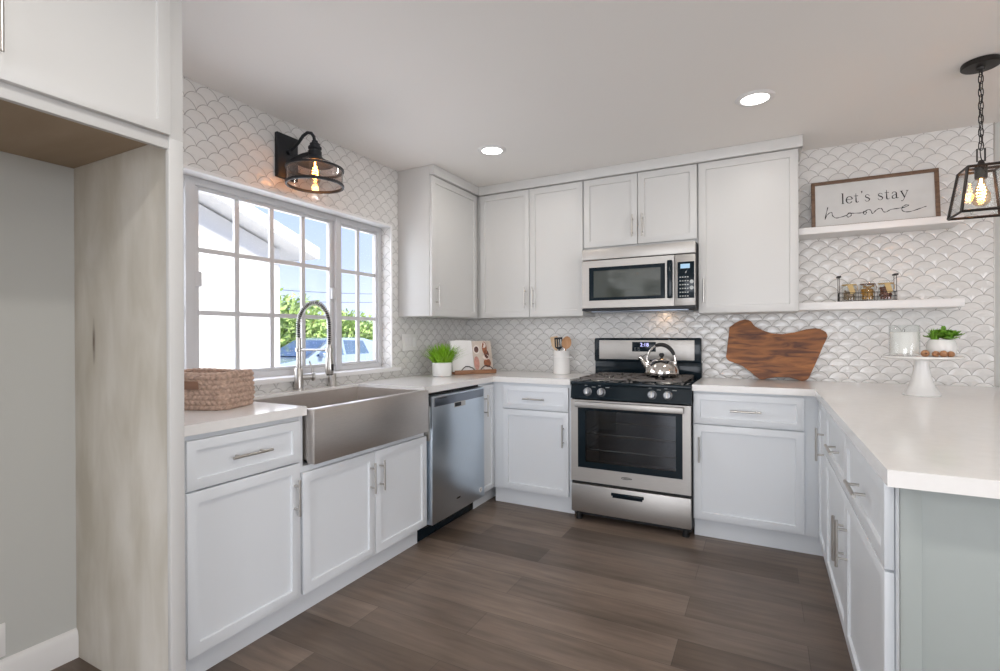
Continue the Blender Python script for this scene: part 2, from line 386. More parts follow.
SUCC = mat('succulent_green', (0.15, 0.32, 0.03), 0.45, noise=0.3, nscale=25)
PAGE = mat('white_page', (0.84, 0.83, 0.82), 0.6, noise=0.01)
BEAD = wood_mat('wooden_bead', (0.32, 0.15, 0.07), (0.45, 0.24, 0.12), 20, (1, 1, 4), 0.5)

# ------------------------------------------------------------------ room shell
YR = -8.4; XR = 6.5; XT = 3.418
b = MB(); b.box(-0.2, XR + .1, YR - .1, 0.2, -0.12, 0); struct('floor', b, FLOOR)
b = MB(); b.box(-0.25, XR + .1, YR - .1, 0.2, H, H + 0.25); struct('ceiling', b, CEIL)
WY0, WY1, WZ0, WZ1 = -2.745, -0.995, 0.975, 1.968
b = MB(); T = -0.16
b.box(T, 0, -2.786, WY0, 0, H); b.box(T, 0, WY1, 0.16, 0, H); b.box(T, 0, WY0, WY1, 0, WZ0); b.box(T, 0, WY0, WY1, WZ1, H)
struct('wall_left', b, TILE)
b = MB(); b.box(T - .1, -0.02, -8.5, -2.7865, 0, H); struct('wall_left_alcove', b, LPAINT)
b = MB(); b.box(-0.16, XR + .1, 0.008, 0.16, 0, H); struct('wall_back', b, LPAINT)
b = MB(); b.box(0.0, XT, 0.0, 0.008, 0.80, H); struct('trim_1', b, TILE)
b = MB(); b.box(XT, XT + 0.006, -0.002, 0.008, 0.90, H); struct('trim_2', b, NICKEL)
b = MB(); b.box(XR, XR + .15, YR, -6.2, 0, H); b.box(XR, XR + .15, -3.0, 0.1, 0, H); b.box(XR, XR + .15, -6.2, -3.0, 0, 0.55); b.box(XR, XR + .15, -6.2, -3.0, 2.15, H); struct('wall_right', b, PAINT)
b = MB(); b.box(-.2, 0.35, YR - .15, YR, 0, H); b.box(4.05, XR + .1, YR - .15, YR, 0, H); b.box(0.35, 4.05, YR - .15, YR, 2.2, H); struct('wall_rear', b, PAINT)
# baseboard inside the refrigerator alcove
b = MB(); b.prism([(-0.02, 0), (-0.002, 0), (-0.002, 0.085), (-0.006, 0.098), (-0.013, 0.106), (-0.02, 0.108)], -3.759, -2.798, lambda u, v, d: (u, d, v)); struct('baseboard_left', b, TRIMW)

# kitchen window: three lights, grilles, reveal trim, sill
wx0, wx1 = -0.135, -0.085
win = struct('window_1', (lambda b: (b.box(wx0, wx1, WY0, WY1, WZ1 - .04, WZ1, .003), b.box(wx0, wx1, WY0, WY1, WZ0, WZ0 + .045, .003),
      b.box(wx0, wx1, WY1 - .034, WY1, WZ0 + .045, WZ1 - .04), b.box(wx0, wx1, WY0, WY0 + .034, WZ0 + .045, WZ1 - .04),
      b.box(wx0, wx1 + .012, -1.428, -1.382, WZ0 + .02, WZ1 - .02, .003), b.box(wx0, wx1 + .012, -2.352, -2.306, WZ0 + .02, WZ1 - .02, .003)) and b)(MB()), VINYL)
win['label'] = 'white vinyl sliding window frame over the sink'
z0, z1 = WZ0 + .045, WZ1 - .04
def sash(y0, y1, ms, st=0.030, xa=-0.125, xb=-0.095):
    b = MB()
    b.box(xa, xb, y0, y0 + st, z0, z1, .002); b.box(xa, xb, y1 - st, y1, z0, z1, .002); b.box(xa, xb, y0 + st, y1 - st, z0, z0 + .018, .002); b.box(xa, xb, y0 + st, y1 - st, z1 - .018, z1, .002)
    s_ = struct('window_sash', b, VINYL, win)
    b = MB()
    for y in ms: b.box(-0.118, -0.102, y - .0125, y + .0125, z0, z1)
    for z in (1.626, 1.324): b.box(-0.1172, -0.1028, y0 + .002, y1 - .002, z - .0115, z + .0115)
    struct('window_grille', b, VINYL, win)
    b = MB(); b.box(-0.112, -0.108, y0 + .01, y1 - .01, z0 + .005, z1 - .005); struct('window_pane', b, GLASS, win)
sash(-1.382, WY1 - .034, [-1.205], .012)
sash(-2.306, -1.428, [-1.655, -1.868, -2.075])
sash(WY0 + .034, -2.352, [-2.535], .012)
b = MB(); b.box(-.098, -.078, -1.455, -1.408, 1.437, 1.507, .003); struct('window_latch', b, VINYL, win)
b = MB(); b.box(-.098, -.078, -2.312, -2.272, 1.447, 1.519, .003); struct('window_latch', b, VINYL, win)
b = MB(); b.box(-.080, -.003, WY0, WY1 - .001, WZ1 - .005, WZ1 - .0005); b.box(-.002, 0.008, WY0, WY1 + .008, WZ1 - .006, WZ1 + .010, .002)
b.box(-.002, 0.008, WY1 - .004, WY1 + .008, WZ0 + .015, WZ1 - .007); struct('trim_3', b, TRIMW)
b = MB(); b.box(-.085, 0.032, WY0, -0.925, WZ0 - .012, WZ0 + .014, .004); struct('windowsill_1', b, TRIMW)
# glazing behind the camera
b = MB(); [b.box(x, x + .06, YR - .12, YR - .06, 0, 2.2, .004) for x in (0.35, 2.14, 2.20, 3.99)]; b.box(.35, 4.05, YR - .12, YR - .06, 2.12, 2.2); b.box(.35, 4.05, YR - .12, YR - .06, 0, .07); pd = struct('door_1', b, VINYL)
b = MB(); b.box(.41, 3.99, YR - .095, YR - .089, .07, 2.12); struct('door_pane', b, GLASS, pd)
b = MB(); [b.box(XR + .05, XR + .1, y, y + .06, .55, 2.15, .004) for y in (-6.2, -4.63, -3.06)]; b.box(XR + .05, XR + .1, -6.2, -3.0, .55, .61); b.box(XR + .05, XR + .1, -6.2, -3.0, 2.09, 2.15); w2 = struct('window_2', b, VINYL)
b = MB(); b.box(XR + .07, XR + .076, -6.14, -3.06, .61, 2.09); struct('window_pane', b, GLASS, w2)

# ------------------------------------------------------------------ cabinets
def bar(parent, F, u, v, L, vert, off=0.032, r=0.0055, mat_=NICKEL, gap=None):
    """bar pull on face F (d=0 is the door face); centre u, v"""
    gap = gap or L * 0.62
    b = MB()
    P = (lambda a, d: F(u, v + a, d)) if vert else (lambda a, d: F(u + a, v, d))
    b.cyl(P(-L / 2, off), P(L / 2, off), r, seg=12, b=0.001)
    for a in (-gap / 2, gap / 2): b.cyl(P(a, 0.0), P(a, off), r * 0.8, seg=10)
    return mesh('handle', b, mat_, parent)
def front(kind, parent, F, u0, u1, v0, v1, m_, h=None, st=0.058, t=0.02):
    b = MB(); b.shaker(F, u0, u1, v0, v1, -t, 0.0, st)
    o = mesh(kind, b, m_, parent)
    if h: bar(o, F, *h)
    return o

FL = 0.574; BL = FL - 0.022          # left run door face / carcass face
FB = -0.574; BB = -0.552
CT0, CT1 = 0.877, 0.914
TK = 0.500
F = FXP(FL)
# left run: drawer base by the tall panel
r = thing('base_cabinet', 'white base cabinet with one drawer and door under the woven basket', 'cabinet', (0.3, -2.53, 0))
b = MB(); b.box(0.003, BL, -2.783, -2.252, 0.115, CT0 - .002, .001); mesh('cabinet_body', b, COOL, r)
b = MB(); b.box(0.003, TK, -2.783, -2.252, 0, 0.115); mesh('toe_kick', b, COOL, r)
front('drawer', r, F, -2.728, -2.262, 0.686, 0.856, COOL, (-2.50, 0.772, 0.165, False), 0.05)
front('door', r, F, -2.728, -2.262, 0.118, 0.679, COOL, (-2.292, 0.545, 0.15, True))
# sink base
r = thing('sink_base_cabinet', 'white two-door base cabinet under the steel apron sink', 'cabinet', (0.3, -1.81, 0))
b = MB(); b.box(0.003, BL, -2.252, -1.370, 0.115, 0.655, .001); b.box(BL - .02, BL, -2.252, -2.232, 0.655, CT0 - .002); b.box(BL - .02, BL, -1.386, -1.370, .655, CT0 - .002); mesh('cabinet_body', b, COOL, r)
b = MB(); b.box(0.003, TK, -2.252, -1.370, 0, 0.115); mesh('toe_kick', b, COOL, r)
front('door', r, F, -2.248, -1.806, 0.118, 0.632, COOL, (-1.840, 0.51, 0.15, True))
front('door', r, F, -1.802, -1.374, 0.118, 0.632, COOL, (-1.772, 0.51, 0.15, True))
# narrow corner base beside the dishwasher
r = thing('base_cabinet', 'narrow single-door white base cabinet in the corner beside the dishwasher', 'cabinet', (0.3, -0.6, 0))
b = MB(); b.box(0.003, BL, -0.735, -0.003, 0.115, CT0 - .002, .001); mesh('cabinet_body', b, COOL, r)
b = MB(); b.box(0.003, TK, -0.735, -0.003, 0, 0.115); mesh('toe_kick', b, COOL, r)
front('door', r, F, -0.732, -0.560, 0.118, 0.860, COOL, (-0.705, 0.722, 0.15, True), 0.045)
# back run, corner to range
F = FY(FB)
r = thing('base_cabinet', 'white base cabinet with drawer and door between the corner and the range', 'cabinet', (0.85, -0.3, 0))
b = MB(); b.box(BL + .001, 1.158, BB, -0.003, 0.115, CT0 - .002, .001); mesh('cabinet_body', b, COOL, r)
b = MB(); b.box(BL + .001, 1.158, -TK, -0.003, 0, 0.115); mesh('toe_kick', b, COOL, r)
front('drawer', r, F, 0.652, 1.142, 0.696, 0.856, COOL, (0.90, 0.770, 0.16, False), 0.05)
front('door', r, F, 0.652, 1.142, 0.130, 0.690, COOL, (1.108, 0.537, 0.15, True))
# back run, range to peninsula
r = thing('base_cabinet', 'white base cabinet with drawer and door between the range and the peninsula', 'cabinet', (2.2, -0.3, 0))
b = MB(); b.box(1.918, 2.568, BB, -0.003, 0.115, CT0 - .002, .001); mesh('cabinet_body', b, COOL, r)
b = MB(); b.box(1.918, 2.590, -TK, -0.003, 0, 0.115); mesh('toe_kick', b, COOL, r)
front('drawer', r, F, 1.925, 2.484, 0.686, 0.862, COOL, (2.20, 0.772, 0.16, False), 0.05)
front('door', r, F, 1.925, 2.484, 0.125, 0.680, COOL, (1.955, 0.537, 0.15, True))
# peninsula
PF = 2.548; PB = 2.570
F = FXM(PF)
r = thing('base_cabinet', 'narrow single-door white base cabinet at the inner corner of the peninsula', 'cabinet', (2.85, -0.7, 0))
b = MB(); b.box(PB, 3.17, -0.930, -0.545, 0.115, CT0 - .002, .001); mesh('cabinet_body', b, COOL, r)
b = MB(); b.box(PB + .006, 3.15, -0.930, -0.545, 0, 0.115); mesh('toe_kick', b, COOL, r)
front('door', r, F, -0.925, -0.568, 0.118, 0.858, COOL, (-0.855, 0.672, 0.16, True), 0.058)
r = thing('peninsula_cabinet', 'white peninsula base cabinet with two drawers over two doors', 'cabinet', (2.85, -1.6, 0))
b = MB(); b.box(PB, 3.17, -2.280, -0.932, 0.115, CT0 - .002, .001); mesh('cabinet_body', b, COOL, r)
b = MB(); b.box(PB + .006, 3.15, -2.276, -0.932, 0, 0.115); mesh('toe_kick', b, COOL, r)
for a0, a1, hu in ((-1.574, -0.932, -1.36), (-2.236, -1.580, -1.93)):
    front('drawer', r, F, a0, a1, 0.646, 0.856, COOL, (hu, 0.752, 0.17, False), 0.055)
front('door', r, F, -1.574, -0.932, 0.118, 0.640, COOL, (-1.530, 0.46, 0.165, True))
front('door', r, F, -2.236, -1.580, 0.118, 0.640, COOL, (-1.622, 0.475, 0.165, True))
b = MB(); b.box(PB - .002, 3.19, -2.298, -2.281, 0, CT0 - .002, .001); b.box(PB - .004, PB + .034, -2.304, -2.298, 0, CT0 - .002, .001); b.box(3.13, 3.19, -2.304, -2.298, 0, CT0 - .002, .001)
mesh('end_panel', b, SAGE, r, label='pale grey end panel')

# upper cabinets
UB = 1.343; UT = 2.306; UF = 0.292
F = FXP(UF)
r = thing('wall_cabinet', 'white wall cabinet beside the window with its door facing the room', 'cabinet', (0.14, -0.5, UB))
b = MB(); b.box(0.003, UF - .021, -0.920, -0.003, UB, H - .002, .0012); mesh('cabinet_body', b, WHITE, r)
front('door', r, F, -0.917, -0.306, UB + .002, UT - .004, WHITE, (-0.872, 1.485, 0.15, True), 0.062)
F = FY(-UF)
r = thing('wall_cabinet', 'white two-door wall cabinet in the corner next to the microwave', 'cabinet', (0.72, -0.14, UB))
b = MB(); b.box(UF - .020, 1.154, -UF + .021, -0.003, UB, H - .002, .0012); mesh('cabinet_body', b, WHITE, r)
front('door', r, F, 0.309, 0.733, UB + .002, UT - .004, WHITE, (0.704, 1.49, 0.155, True), 0.062)
front('door', r, F, 0.737, 1.152, UB + .002, UT - .004, WHITE, (0.768, 1.49, 0.155, True), 0.062)
r = thing('wall_cabinet', 'short two-door white wall cabinet over the microwave', 'cabinet', (1.536, -0.14, 1.82))
b = MB(); b.box(1.156, 1.918, -UF + .021, -0.003, 1.797, H - .002, .0012); mesh('cabinet_body', b, WHITE, r)
front('door', r, F, 1.160, 1.536, 1.823, UT - .004, WHITE, (1.506, 1.945, 0.15, True), 0.062)
front('door', r, F, 1.540, 1.914, 1.823, UT - .004, WHITE, (1.572, 1.945, 0.15, True), 0.062)
r = thing('wall_cabinet', 'wide single-door white wall cabinet between the microwave and the open shelves', 'cabinet', (2.2, -0.14, UB))
b = MB(); b.box(1.920, 2.476, -UF + .021, -0.003, UB, H - .002, .0012); mesh('cabinet_body', b, WHITE, r)
front('door', r, F, 1.923, 2.474, UB + .002, UT - .004, WHITE, (1.955, 1.485, 0.155, True), 0.062)
# crown along the wall cabinets
b = MB()
b.box(UF - .02, 0.313, -0.922, -0.29, UT, H - .001, .002); b.box(UF - .02, 2.496, -0.313, -UF + .02, UT, H - .001, .002); b.box(2.476, 2.496, -0.30, -0.003, UT, H - .001, .002)
struct('trim_4', b, WHITE)

# refrigerator surround
r = thing('refrigerator_surround', 'tall white refrigerator cabinet with raw plywood inside, standing before the window wall', 'cabinet', (0.3, -3.2, 0))
PX = 0.66
b = MB(); b.box(-0.019, PX - .02, -2.797, -2.7855, 0, H - .002); mesh('side_panel', b, PLY, r, label='unfinished beige plywood side panel')
b = MB(); b.box(PX - .02, PX, -2.828, -2.785, 0, 1.83, .001); b.box(PX - .02, PX, -2.828, -2.785, 1.83, H - .002, .001); b.box(0.003, PX - .02, -2.7852, -2.784, 0, H - .002); mesh('stile', b, WHITE, r)
b = MB(); b.box(-0.019, PX - .025, -3.76, -2.798, 1.849, 1.862); mesh('bottom_panel', b, RAWB, r, label='raw brown plywood underside')
b = MB(); b.box(-0.019, PX - .022, -3.76, -2.798, 1.862, H - .002); b.box(PX - .022, PX - .003, -3.76, -2.8285, 1.795, 1.87, .001); mesh('cabinet_body', b, WHITE, r)
F = FXP(PX + .018)
front('door', r, F, -3.252, -2.831, 1.832, UT + .02, WHITE, (-3.230, 1.962, 0.155, True), 0.050)
front('door', r, F, -3.675, -3.256, 1.832, UT + .02, WHITE, (-3.278, 1.962, 0.155, True), 0.055)
b = MB(); b.box(-0.019, PX - .02, -3.778, -3.760, 0, H - .002); mesh('side_panel', b, PLY, r)

# countertops
def plate(pts, hole=None):
    b = MB(); b.prism(pts, CT0, CT1, bev=0.003); return b
r = mesh('countertop', plate([(0.003, -0.003), (1.160, -0.003), (1.160, -.585), (.585, -.585), (.585, -1.405), (.085, -1.405), (.085, -2.236), (.585, -2.236), (.585, -2.7835), (0.003, -2.7835)]), QUARTZ, origin=(0.3, -0.3, CT0))
tag(r, 'white quartz countertop along the window wall, cut around the apron sink', 'countertop')
r = mesh('countertop', plate([(1.917, -0.003), (3.60, -0.003), (3.60, -2.364), (2.5325, -2.364), (2.5325, -.585), (1.917, -.585)]), QUARTZ, origin=(2.9, -0.3, CT0))
tag(r, 'white quartz countertop from the range out over the peninsula', 'countertop')

# ------------------------------------------------------------------ sink, faucet
r = thing('farmhouse_sink', 'brushed steel apron-front farmhouse sink below the window', 'sink', (0.3, -1.82, 0.67))
AX = 0.618
b = MB(); b.box(.574, AX, -2.228, -1.412, 0.668, 0.902, .004); mesh('apron', b, SINKS, r)
b = MB(); zt = 0.900; xi, xo, ya, yb, zb = .095, .572, -2.222, -1.418, .675
t_ = .014
b.box(xi - .004, xi + .006, ya, yb, zb, zt); b.box(xi, xo, ya, ya + .012, zb, zt); b.box(xi, xo, yb - .012, yb, zb, zt); b.box(xi, xo + .002, ya, yb, zb, zb + .006)
mesh('basin', b, SINKS, r)
b = MB(); b.lathe([(0.0, .684), (.040, .684), (.046, .6815)], (.33, -1.82, 0)); mesh('drain', b, NICKEL, r)

r = thing('kitchen_faucet', 'tall spring pull-down kitchen faucet standing behind the sink', 'faucet', (0.043, -1.815, CT1))
bx, by = 0.043, -1.815
b = MB(); b.lathe([(.030, .914), (.030, .920), (.024, .924), (.0225, 1.03), (.019, 1.035), (0, 1.036)], (bx, by, 0), 24); mesh('base', b, NICKEL, r)
b = MB(); b.cyl((bx, by, 0.985), (bx + .03, by + .062, 0.985), .017, b=.002); mesh('valve', b, NICKEL, r)
b = MB(); b.cyl((bx + .03, by + .062, 0.985), (bx + .036, by + .074, 0.985), .024, b=.002); b.tube([(bx + .033, by + .068, .99), (bx + .031, by + .064, 1.03), (bx + .024, by + .05, 1.072)], [.006, .005, .004]); mesh('handle', b, NICKEL, r)
b = MB(); b.cyl((bx, by, 1.03), (bx, by, 1.20), .0125, b=.001); b.cyl((bx, by, 1.125), (bx, by, 1.145), .018, b=.002); mesh('riser', b, NICKEL, r)
hx, hy = 0.240, -1.783
dv = Vector((hx - bx, hy - by, 0)); D_ = dv.length; dn = dv / D_
def arc(n, a0=0, a1=PI, zc=1.266, rz=0.122):
    return [Vector((bx, by, 0)) + dn * (D_ / 2 - D_ / 2 * math.cos(a0 + (a1 - a0) * i / n)) + Vector((0, 0, zc + rz * math.sin(a0 + (a1 - a0) * i / n))) for i in range(n + 1)]
path = [Vector((bx, by, 1.19 + .012 * i)) for i in range(6)] + arc(40) + [Vector((hx, hy, 1.262 - .02 * i)) for i in range(1, 6)]
b = MB(); b.tube(path, .0075, 10); mesh('hose', b, CHARC, r)
# coil around the hose
fine = []
for i in range(len(path) - 1):
    for k in range(14): fine.append(path[i].lerp(path[i + 1], k / 14))
L_ = 0; coil = []; prev = fine[0]; side = dn.cross(Vector((0, 0, 1))).normalized()
for i, p in enumerate(fine):
    L_ += (p - prev).length; prev = p
    tq = (fine[min(i + 1, len(fine) - 1)] - fine[max(i - 1, 0)]).normalized(); nn = side.cross(tq).normalized()
    a = 2 * PI * L_ / 0.0115
    coil.append(p + (side * math.cos(a) + nn * math.sin(a)) * .0125)
b = MB(); b.tube(coil, .0022, 5); mesh('spring', b, NICKEL, r)
b = MB(); b.cyl((bx, by, 1.135), (hx, hy, 1.135), .006, seg=12); b.lathe([(.017, 1.125), (.021, 1.125), (.021, 1.145), (.017, 1.145)], (hx, hy, 0), 20); mesh('support_arm', b, NICKEL, r)
b = MB(); b.lathe([(0, 1.165), (.011, 1.165), (.014, 1.15), (.016, 1.10), (.021, 1.04), (.021, 1.012), (.018, 1.006), (0, 1.006)], (hx, hy, 0), 24); mesh('spray_head', b, NICKEL, r)
b = MB(); b.box(hx + .017, hx + .026, hy - .006, hy + .006, 1.025, 1.06, .003); b.cyl((hx, hy, 1.0), (hx, hy, 1.008), .016); mesh('spray_button', b, BLACKM, r)
b = MB(); b.lathe([(0, .988), (.019, .988), (.022, .983), (.022, .924), (.025, .920), (.025, .914), (0, .914)], (.043, -1.575, 0), 24)
solo('air_gap', b, NICKEL, 'short steel cap cylinder on the counter edge behind the sink', 'sink fitting', origin=(.043, -1.575, .914))

# ------------------------------------------------------------------ dishwasher
r = thing('dishwasher', 'stainless steel dishwasher between the apron sink and the corner cabinet', 'dishwasher', (0.3, -1.05, 0))
y0, y1 = -1.362, -0.742
b = MB(); b.box(0.01, .547, y0, y1, .09, .868); mesh('tub', b, BLACKM, r)
b = MB(); b.box(.547, .600, y0 + .006, y1 - .006, .112, .856, .004); dw = mesh('door', b, STEELD, r)
X = .6005
b = MB(); b.box(.597, X + .0005, y0 + .030, y1 - .018, .794, .846, .0005); mesh('control_strip', b, STEELX, dw)
b = MB(); b.box(.597, X + .0012, y0 + .240, y0 + .370, .764, .796, .0015); mesh('handle', b, NICKEL, dw)
b = MB(); b.box(.598, X + .0018, y0 + .246, y0 + .318, .768, .792, .001); mesh('handle_pocket', b, BLACKM, dw)
b = MB()
for k in range(9): b.box(X, X + .0012, y0 + .06 + k * .011, y0 + .068 + k * .011, .836, .8395)
mesh('lettering', b, BLACKM, dw)
b = MB(); ell = [(.024 * math.cos(a), .0045 * math.sin(a)) for a in [PI * (.15 + 1.7 * i / 14) for i in range(15)]]
FXd = FXP(X); b.ribbon([(y0 + .285 + p[0], .196 + p[1]) for p in ell], .0022, FXd, 0, .0008)
for k in range(7): b.box(X, X + .0009, y0 + .268 + k * .0055, y0 + .2718 + k * .0055, .193, .200)
mesh('emblem', b, CHARC, dw)
b = MB(); b.cyl((X - .001, y1 - .060, .168), (X + .0008, y1 - .060, .168), .016, seg=24); st_ = mesh('round_sticker', b, PAGE, dw)
b = MB(); [b.box(X, X + .0013, y1 - .060 + a - .003, y1 - .060 + a + .003, .168 + c - .003, .168 + c + .003) for a, c in ((-.005, .005), (.005, .005), (0, -.005))]; mesh('sticker_print', b, INK, st_)
b = MB(); b.box(.549, .587, y0 - .002, y0 + .004, .60, .80, .001); mesh('side_trim', b, NICKEL, r)
b = MB(); b.box(.10, TK + .002, -1.362, -.738, 0.004, .088, .001); mesh('toe_kick', b, BLACKG, r)

# ------------------------------------------------------------------ range
RX0, RX1 = 1.170, 1.9155; RF = -.608; RW = RX1 - RX0
r = thing('gas_range', 'stainless steel gas range with black cooktop and oven window', 'range', ((RX0 + RX1) / 2, -.3, 0))
b = MB()
b.box(RX0, RX0 + .02, -.575, -.03, .05, .895); b.box(RX1 - .02, RX1, -.575, -.03, .05, .895); b.box(RX0 + .02, RX1 - .02, -.06, -.03, .05, .895); b.box(RX0 + .02, RX1 - .02, -.575, -.06, .05, .07); b.box(RX0 + .02, RX1 - .02, -.575, -.06, .24, .262)
mesh('body', b, BLACKM, r)
b = MB(); b.box(RX0 - .002, RX1 + .002, RF + .004, -.025, .884, .908, .006); b.box(RX0, RX1, -.585, -.06, .80, .886); ck = mesh('cooktop', b, BLACKG, r)
# front control panel, slanted a little
F = FY(RF)
b = MB(); b.prism([(-.55, .795), (RF + .002, .797), (RF + .018, .893), (-.55, .893)], RX0, RX1, lambda u, v, d: (d, u, v), .003); cp = mesh('control_panel', b, BLACKG, r)
for kx in (1.284, 1.374, 1.690, 1.781):
    kz = .842; ky = RF + .010
    Mx = Matrix.Translation((kx, ky, kz)) @ Matrix.Rotation(PI / 2 - .16, 4, 'X')
    b = MB(); b.lathe([(0, .0), (.027, .0), (.027, .006), (.023, .009), (.021, .026), (.019, .029), (0, .029)], (0, 0, 0), 24, Mx); kb = mesh('knob', b, KNOBM, r)
    b = MB(); b.box(-.004, .004, -.019, .019, .028, .036, .002, M=Mx); mesh('knob_grip', b, NICKEL, kb)
for kx in (1.284, 1.374, 1.690, 1.781):
    b = MB(); b.box(kx - .022, kx - .004, RF + .0145, RF + .017, .881, .8845); mesh('knob_print', b, PRINT, cp)
    b = MB(); b.box(kx + .026, kx + .05, RF + .013, RF + .0165, .872, .875); mesh('knob_print', b, PRINT, cp)
# oven door: steel ring, black glass border, clear pane, cavity with racks
DZ0, DZ1 = .262, .788; dx0, dx1 = RX0 + .004, RX1 - .004
wx_0, wx_1, wz_0, wz_1 = RX0 + .050, RX1 - .050, .352, .745
b = MB()
for a in ((dx0, wx_0, DZ0, DZ1), (wx_1, dx1, DZ0, DZ1), (wx_0, wx_1, DZ0, wz_0), (wx_0, wx_1, wz_1, DZ1)):
    b.box(a[0], a[1], RF, -.575, a[2], a[3])
door = mesh('oven_door', b, STEEL, r)
iw = (wx_0 + .050, wx_1 - .038, wz_0 + .040, wz_1 - .022)
b = MB()
for a in ((wx_0, iw[0], wz_0, wz_1), (iw[1], wx_1, wz_0, wz_1), (iw[0], iw[1], wz_0, iw[2]), (iw[0], iw[1], iw[3], wz_1)):
    b.box(a[0], a[1], RF - .001, -.580, a[2], a[3])
mesh('window_border', b, BLACKG, door)
b = MB(); b.box(iw[0], iw[1], RF + .001, RF + .005, iw[2], iw[3]); mesh('oven_window', b, OVENG, door)
b = MB(); c0 = -.572
cav = (RX0 + .03, RX1 - .03, .275, .775)
b.box(cav[0], cav[1], -.075, -.07, cav[2], cav[3]); b.box(cav[0] - .005, cav[0], c0, -.07, cav[2], cav[3]); b.box(cav[1], cav[1] + .005, c0, -.07, cav[2], cav[3]); b.box(cav[0], cav[1], c0, -.07, cav[2] - .005, cav[2]); b.box(cav[0], cav[1], c0, -.07, cav[3], cav[3] + .005)
mesh('oven_cavity', b, mat('oven_enamel', (0.10, 0.115, 0.135), 0.35, noise=0.1, nscale=20), r)
for rz in (.565, .462):
    b = MB()
    for yy in (-.555, -.10): b.cyl((cav[0] + .004, yy, rz), (cav[1] - .004, yy, rz), .004, seg=8)
    for k in range(15):
        xx = cav[0] + .03 + k * (cav[1] - cav[0] - .06) / 14; b.cyl((xx, -.555, rz), (xx, -.10, rz), .002, seg=6)
    mesh('oven_rack', b, CHROME, r)
b = MB(); hz = .764
b.box(RX0 + .045, RX1 - .040, RF - .046, RF - .026, hz - .019, hz + .017, .003); b.box(RX0 + .06, RX0 + .085, RF - .03, RF + .002, hz - .012, hz + .010, .002); b.box(RX1 - .085, RX1 - .06, RF - .03, RF + .002, hz - .012, hz + .010, .002)
mesh('oven_handle', b, STEEL, door)
b = MB(); b.ribbon([(1.535 + .033 * math.cos(a), .314 + .007 * math.sin(a)) for a in [PI * (.1 + 1.5 * i / 16) for i in range(17)]], [.001 + .002 * math.sin(PI * i / 16) for i in range(17)], F, 0, .0008)
for k in range(9): b.box(1.517 + k * .0058, 1.5208 + k * .0058, RF - .0008, RF, .310, .3165)
mesh('emblem', b, CHARC, door)
b = MB(); b.box(dx0, dx1, RF, -.575, .062, .243, .003); dr = mesh('storage_drawer', b, STEEL, r)
b = MB(); b.box(1.437, 1.640, RF - .010, RF + .002, .196, .216, .006, 3); b.box(1.446, 1.631, RF - .002, RF + .001, .184, .200); mesh('drawer_handle', b, BLACKG, dr)
for fx in (RX0 + .04, RX1 - .04):
    b = MB(); b.cyl((fx, -.555, 0), (fx, -.555, .055), .016, b=.002); b.cyl((fx, -.555, 0), (fx, -.555, .012), .021); mesh('leveling_foot', b, BLACKM, r)
    b = MB(); b.cyl((fx, -.12, 0), (fx, -.12, .055), .016, b=.002); mesh('leveling_foot', b, BLACKM, r)
b = MB(); b.box(RX0 + .01, RX1 - .01, -.53, -.52, .02, .06); mesh('kick_plate', b, BLACKM, r)
# backguard
b = MB(); b.box(RX0, RX1, -.060, -.004, .905, 1.015, .003); b.box(RX0 - .003, RX1 - .002, -.074, -.006, 1.012, 1.184, .010, 3); bgd = mesh('backguard', b, BLACKG, r)
b = MB(); b.box(RX0 + .036, RX1 - .044, -.0765, -.07, 1.030, 1.168, .001); bp_ = mesh('backguard_panel', b, STEEL, bgd)
b = MB(); b.box(1.449, 1.615, -.0785, -.074, 1.087, 1.156, .001); mesh('clock_panel', b, BLACKG, bgd)
text('clock_digits', '2:18', .036, Matrix.Translation(Vector((1.536, -.0790, 1.135)) - ORG[bgd.name]) @ Matrix.Rotation(PI / 2, 4, 'X'), LCD, bgd)
for kx in (1.470, 1.496, 1.585):
    for kz in (1.112, 1.097): b = MB(); b.box(kx - .007, kx + .007, -.0792, -.078, kz - .001, kz + .0012); mesh('clock_print', b, PRINT, bgd)
# burners and grates
for bx_, by_, br_ in ((1.33, -.46, .045), (1.33, -.20, .036), (1.75, -.46, .045), (1.75, -.20, .036)):
    b = MB(); b.lathe([(0, .921), (br_ * .72, .921), (br_ * .78, .917), (br_, .916), (br_ * 1.05, .908)], (bx_, by_, 0), 24); bn = mesh('burner_cap', b, BLACKM, r)
    b = MB(); b.lathe([(br_ * 1.06, .908), (br_ * 1.06, .914), (br_ * 1.35, .911), (br_ * 1.4, .908)], (bx_, by_, 0), 24); mesh('burner_ring', b, NICKEL, bn)
for gx0, gx1 in ((1.226, 1.548), (1.552, 1.872)):
    b = MB(); zg0, zg1 = .921, .934; w_ = .014; ya_, yb_ = -.592, -.105
    for xx in (gx0, gx1 - w_): b.box(xx, xx + w_, ya_, yb_, zg0, zg1, .003)
    for yy in (ya_, yb_ - w_, -.355): b.box(gx0, gx1, yy, yy + w_, zg0, zg1, .003)
    xm = (gx0 + gx1) / 2
    for yc in (-.46, -.20):
        b.box(xm - .006, xm + .006, yc + .03, yc + .11, zg0, zg1, .002); b.box(xm - .006, xm + .006, yc - .12, yc - .03, zg0, zg1, .002)
        b.box(gx0 + .01, xm - .03, yc - .006, yc + .006, zg0, zg1, .002); b.box(xm + .03, gx1 - .01, yc - .006, yc + .006, zg0, zg1, .002)
        for sx_ in (-1, 1):
            b.box(xm + sx_ * .085 - .005, xm + sx_ * .085 + .005, yc - .11, yc + .11, zg0, zg1, .002)
    for xx in (gx0 + .004, gx1 - .016):
        for yy in (ya_ + .003, yb_ - .015): b.box(xx, xx + .012, yy, yy + .012, .906, zg0 + .002)
    mesh('grate', b, IRON, r)

